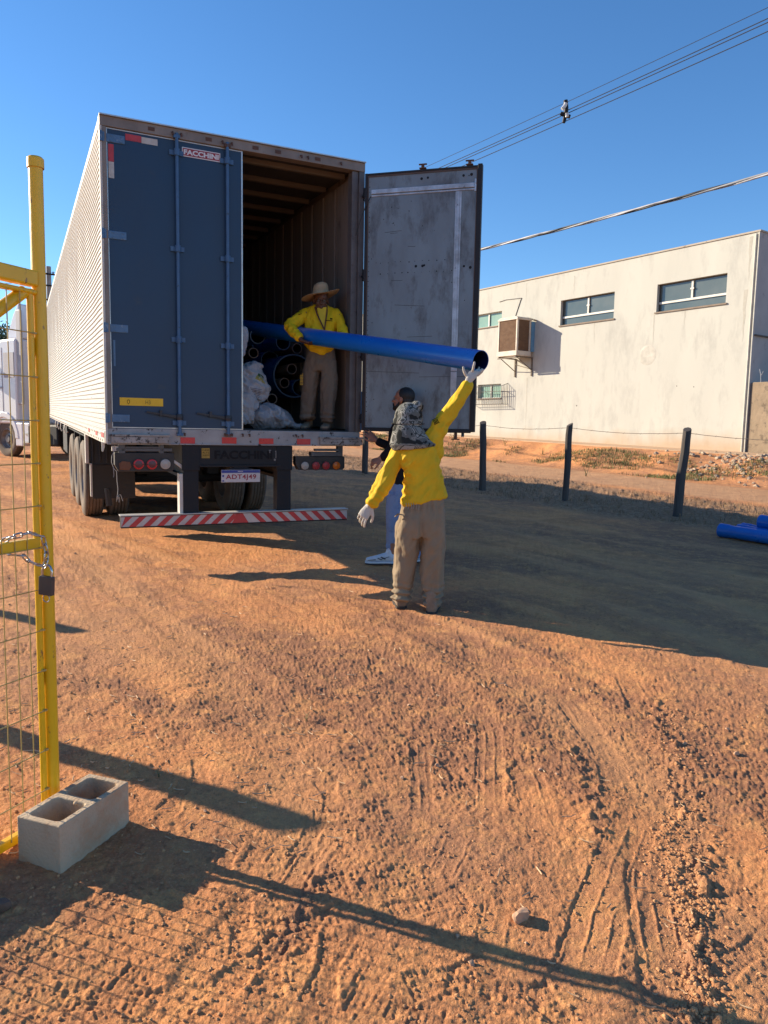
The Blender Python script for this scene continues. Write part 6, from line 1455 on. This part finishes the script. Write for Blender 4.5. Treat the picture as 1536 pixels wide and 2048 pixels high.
# hair and beard
mb = MB(); ellip(mb, P3h(0, -.028, .048), .083, .092, .086, R3h, 24); ellip(mb, P3h(0, -.050, -.005), .074, .062, .062, R3h, 18); fuse(mb, 'hair', M_hair, p3_, .006, 2, folds(.003, 40))
mb = MB(); ellip(mb, P3h(0, .074, -.088), .030, .026, .030, R3h, 14)
for k in (-1, 1): chain(mb, [(P3h(.070*k, .012, -.035), .010), (P3h(.058*k, .035, -.075), .018), (P3h(.028*k, .070, -.094), .022)], 10); chain(mb, [(P3h(.004*k, .100, -.046), .006), (P3h(.026*k, .090, -.054), .007), (P3h(.030*k, .082, -.075), .009)], 8)
fuse(mb, 'beard', M_hair, p3_, .005, 2, folds(.002, 60))
mb = MB(); loft(mb, [(w3(803, 968), V((.10, .12, 0)), V((-.115, .08, 0))), (w3(803, 945), V((.10, .12, 0)), V((-.12, .08, 0))), (w3(804, 900), V((.08, .14, 0)), V((-.125, .075, 0))), (w3(807, 862), V((.085, .17, 0)), V((-.115, .06, 0))), (w3(810, 840), V((.06, .14, 0)), V((-.08, .05, 0))), (w3(810, 829), V((.05, .06, 0)), V((-.05, .04, 0)))], 24)
chain(mb, [(w3(804, 848, -.16), .062), (w3(789, 893, -.22), .056), (w3(768, 914, -.20), .045)]); chain(mb, [(w3(804, 848, .14), .062), (w3(787, 896, .16), .058), (w3(758, 884, .14), .040)])
fuse(mb, 'shirt', M_blacks, p3_, .009, 3, folds(.007, 12, (0, 0, 1), .4))
mb = MB(); loft(mb, [(w3(800, 955), V((.09, .11, 0)), V((-.105, .075, 0))), (w3(802, 985), V((.09, .13, 0)), V((-.12, .085, 0))), (w3(804, 1005), V((.09, .12, 0)), V((-.11, .08, 0)))], 22)
leg(mb, [(w3(793, 985, -.06), .098, .10), (w3(790, 1020, -.07), .093, .095), (w3(788, 1050, -.08), .080, .085), (w3(787, 1085, -.05), .068, .078), (w3(786, 1117, -.02), .062, .078)]); leg(mb, [(w3(815, 985, .06), .098, .10), (w3(822, 1020, .05), .090, .095), (w3(828, 1050, .05), .078, .085), (w3(831, 1085, .04), .066, .078), (w3(833, 1114, .02), .060, .077)])
fuse(mb, 'jeans', M_jeans, p3_, .009, 3, blend(folds(.012, 9, (.2, 0, 1), .4, 7.), lambda p, n: .006*sin(p.z*80+3*mnoise.noise(p*7))*math.exp(-((p.z-w3(790, 1100).z)/.10)**2)))
M_snk = mat('white_sneaker', (.60, .61, .66), .45, col2=(.50, .51, .57), nscale=12); M_snd = mat('sneaker_dark', (.03, .035, .05), .5); M_sns = mat('sneaker_sole', (.62, .64, .70), .5)
for g, d, off in ((fA, V((-1, -.05, 0)), .09), (fB, V((-.85, -.45, 0)), .06)):
    z = gz(g.x, g.y); d = d.normalized(); hl = V((g.x, g.y, z+.028))-d*off; te = hl+d*.30; mb = MB(); shoe(mb, hl, te, .050, .092); chain(mb, [(hl+d*.05+Z_*.07, .045), (hl+d*.055+Z_*.10, .042)], 12)
    b = fuse(mb, 'sneaker', M_snk, p3_, .007, 3); sole('sneaker_sole', hl, te, .052, M_sns, b, z+.012, .020); sole('outsole', hl, te, .050, M_snd, b, z, .013)
    x = d.cross(Z_).normalized(); x = x if x.y < 0 else -x; mb = MB()
    for P in ([(.09, .032), (.14, .058), (.155, .052), (.11, .028)], [(.13, .024), (.175, .045), (.185, .040), (.15, .022)], [(.06, .060), (.15, .030), (.152, .024), (.06, .054)]):
        mb.face([mb.vv(hl+d*a+x*(.0535)+Z_*q) for a, q in P])
    for P in ([(.20, .03), (.28, .022), (.28, .017), (.20, .02)],): mb.face([mb.vv(hl+d*a+x*.0545+Z_*q) for a, q in P])
    mb.build('side_mark', M_snd, b, fixn=False)

# ---- worker with straw hat standing in the trailer
Y1 = 8.32; w1 = lambda x, y, d=0.: pt(x, y, Y1+d)
fz = T(2.25, .35, 1.35).z
f1, f2 = w1(652, 853, .0), w1(615, 849, .10); fz1 = OT.z+1.349+SP*((f1-OT).dot(B_)); fz2 = OT.z+1.349+SP*((f2-OT).dot(B_))
print('worker in truck', (f1-OT).dot(A_), (f1-OT).dot(B_), f1.z, fz1)
p1_ = thing('person', 'worker in straw hat and yellow jacket standing in the trailer holding the pipe', 'person', ((f1.x+f2.x)/2, f1.y, fz1))
sk1 = skin('skin_brown', (.115, .055, .035)); F1 = V((.12, -1, -.22))
mb = MB(); hc1 = w1(642, 602, -.03); E1, P1h, R1h = head(mb, hc1, F1, (0, -.2, 1), s=.98)
chain(mb, [(w1(642, 610, .02), .055), (w1(642, 622, .03), .062)]); loft(mb, [(w1(642, 628, .03), X_*.15, Yv*.08), (w1(642, 665, .03), X_*.13, Yv*.09), (w1(641, 700, .03), X_*.13, Yv*.09)])
chain(mb, [(w1(612, 628, .0), .045), (w1(578, 652, -.10), .04), (w1(603, 680, -.30), .027)]); chain(mb, [(w1(674, 628, .0), .045), (w1(688, 668, -.06), .04), (w1(674, 690, -.24), .027)])
ha = w1(604, 681, -.30); hand(mb, ha, w1(627, 690, -.34)-ha, V((.2, .1, 1)), -1, s=1.08, curl=.38, spread=.1, thumb=.4)
hb = w1(674, 690, -.26); hand(mb, hb, w1(656, 687, -.32)-hb, V((-.1, .2, 1)), 1, s=1.08, curl=.35, spread=.1, thumb=.4)
chain(mb, [(w1(628, 715, .03), .075), (w1(622, 775, .05), .05), (V((f2.x, f2.y+.05, fz2+.09)), .035)]); chain(mb, [(w1(656, 715, .02), .075), (w1(658, 775, .0), .05), (V((f1.x, f1.y+.05, fz1+.09)), .035)])
body1 = fuse(mb, 'body', sk1, p1_, .006, 2); eyes(E1, F1, body1, .98)
# jacket, open at the neck over a yellow shirt
mb = MB(); loft(mb, [(w1(641, 709, -.04), V((.035, 0, 0)), Yv*.05), (w1(641, 700, -.02), V((.115, 0, 0)), Yv*.10), (w1(641, 688, .02), V((.172, 0, 0)), Yv*.125), (w1(641, 665, .02), V((.160, 0, 0)), Yv*.125), (w1(642, 645, .02), V((.175, 0, 0)), Yv*.125), (w1(641, 628, .03), V((.175, 0, 0)), Yv*.105), (w1(641, 619, .04), V((.150, 0, 0)), Yv*.085), (w1(641, 612, .05), V((.075, 0, 0)), Yv*.065)], 28)
chain(mb, [(w1(612, 629, .02), .060), (w1(594, 640, -.04), .056), (w1(578, 652, -.11), .053), (w1(588, 664, -.20), .047), (w1(598, 675, -.27), .040)], 16)
chain(mb, [(w1(670, 628, .02), .058), (w1(680, 645, -.02), .054), (w1(686, 665, -.06), .050), (w1(684, 680, -.14), .045), (w1(679, 688, -.21), .044)], 16)
j1 = fuse(mb, 'jacket', M_yellow2, p1_, .008, 3, blend(folds(.014, 11, (.4, 0, 1), .3, 9.), folds(.008, 24, (-.3, 0, 1), .4, 2.), lambda p, n: .005*sin((p-w1(590, 665, -.2)).dot(V((.6, -.4, -.7)))*90)*math.exp(-((p-w1(584, 655, -.14)).length/.11)**2)))
def ribbon(mb, P, w, dd_=V((0, -1, 0))):
    P = [V(p) for p in P]
    for a, b in zip(P, P[1:]):
        t = (b-a).normalized(); s = t.cross(dd_).normalized()*w; mb.face([mb.vv(q) for q in (a-s, a+s, b+s, b-s)])
lin = MB(); ribbon(lin, [w1(630, 614, -.085), w1(634, 628, -.12), w1(642, 645, -.138), w1(649, 660, -.135)], .008); ribbon(lin, [w1(654, 610, -.075), w1(654, 625, -.115), w1(651, 645, -.138), w1(649, 660, -.136)], .007)
lin.build('collar_edge', mat('collar_dark_red', (.10, .03, .015), .8), j1, fixn=False)
mb = MB(); mb.face([mb.vv(w1(*q)) for q in ((634, 616, -.098), (653, 614, -.092), (652, 640, -.132), (648, 656, -.134), (640, 638, -.130))]); mb.build('undershirt', mat('undershirt_yellow', (.70, .50, .03), .8), j1, fixn=False)
mb = MB(); mb.face([mb.vv(w1(*q)) for q in ((651, 640, -.136), (665, 641, -.132), (665, 642.5, -.132), (651, 641.5, -.136))]); mb.face([mb.vv(w1(*q)) for q in ((660, 636, -.134), (665, 636.3, -.132), (665, 639.5, -.132), (660, 639, -.134))]); mb.build('pocket_mark', M_letk, j1, fixn=False)
mb = MB()
for q in ((591, 620), (594, 626), (598, 631)): c = w1(q[0]+2, q[1]-1, -.09); ribbon(mb, [c+V((-.016, 0, .004)), c+V((.018, -.004, .014))], .0035)
mb.build('sleeve_badge', M_letk, j1, fixn=False)
tm = MB(); loft(tm, [(w1(641, 698, .04), X_*.142, Yv*.10), (w1(641, 712, .04), X_*.158, Yv*.115), (w1(641, 728, .03), X_*.165, Yv*.115), (w1(641, 742, .03), X_*.150, Yv*.10)], 26, 2.4)
leg(tm, [(w1(626, 722, .03), .086, .10), (w1(623, 750, .04), .088, .095), (w1(620, 785, .06), .080, .085), (w1(617, 815, .08), .072, .08), (w1(615, 838, .09), .066, .078)]); leg(tm, [(w1(657, 722, .02), .084, .10), (w1(658, 750, .01), .082, .095), (w1(657, 785, .0), .076, .085), (w1(655, 815, .0), .070, .08), (w1(653, 842, .0), .064, .078)])
t1 = fuse(tm, 'trousers', mat('grey_work_trousers', (.165, .135, .105), .85, col2=(.125, .10, .08), nscale=4, bump=.022, bscale=6, spec=.15, stretch=(1.6, 1.6, .5)), p1_, .008, 3, blend(folds(.022, 8, (0.1, 0, 1), .3, 5.), folds(.010, 18, (.4, 0, 1), .4, 1.), lambda p, n: .010*sin(p.z*110+3*mnoise.noise(p*8))*math.exp(-((p.z-w1(640, 838).z)/.07)**2)))
text_mesh('leg_lettering', 'EBEL', w1(606, 770, -.085), V((0, 0, 1)), V((-1, 0, 0)), .125, .032, mat('gold_letter', (.55, .33, .03), .6), t1, depth=.002, bold=.02)
for p, z, nx in ((f2, fz2, -.04), (f1, fz1, -.02)):
    mb = MB(); hl = V((p.x+.01, p.y+.12, z+.012)); te = hl+V((nx, -.27, 0)); shoe(mb, hl, te, .048, .08); chain(mb, [(hl+V((0, -.05, .06)), .046), (hl+V((0, -.05, .12)), .045)], 12); b = fuse(mb, 'boot', M_boot, p1_, .007, 3); sole('boot_sole', hl, te, .047, M_sole, b, z)
# straw hat
M_straw = mat('straw_hat', (.50, .34, .19), .8, col2=(.38, .25, .14), nscale=6, bump=.003, bscale=150, stretch=(1, 1, 4))
mb = MB(); c = w1(641, 589, -.03); n = 48
rowz = [(.001, .125), (.04, .122), (.068, .105), (.080, .075), (.086, .035), (.090, .004), (.098, -.004), (.13, -.006), (.165, -.004), (.20, .0), (.203, -.003), (.165, -.010), (.13, -.012), (.098, -.011), (.082, -.006)]
R = []
for r_, h in rowz:
    row = []
    for j in range(n):
        t = 2*pi*j/n; k = max(0, (r_-.09)/.11); cx, sy = cos(t), sin(t)
        dz_ = k*k*(.020*cx-.004+.008*sin(2*t+1))-k*.008*abs(sy)+.006*k*cos(3*t)
        row.append(mb.vv(c+V((cx*r_*(1.0), sy*r_*1.12, h+dz_+cx*r_*.17))))
    R.append(row)
for a, b in zip(R, R[1:]):
    for j in range(n): mb.face((a[j], a[(j+1) % n], b[(j+1) % n], b[j]))
ho = mb.build('hat', M_straw, p1_, smooth=60)
mb = MB(); mb.lathe([(.090, .006), (.0915, .006), (.088, .030), (.0865, .030)], c, V((-.17, 0, 1)), 40); mb.build('hat_band', mat('straw_band', (.34, .24, .16), .8), ho, smooth=60)
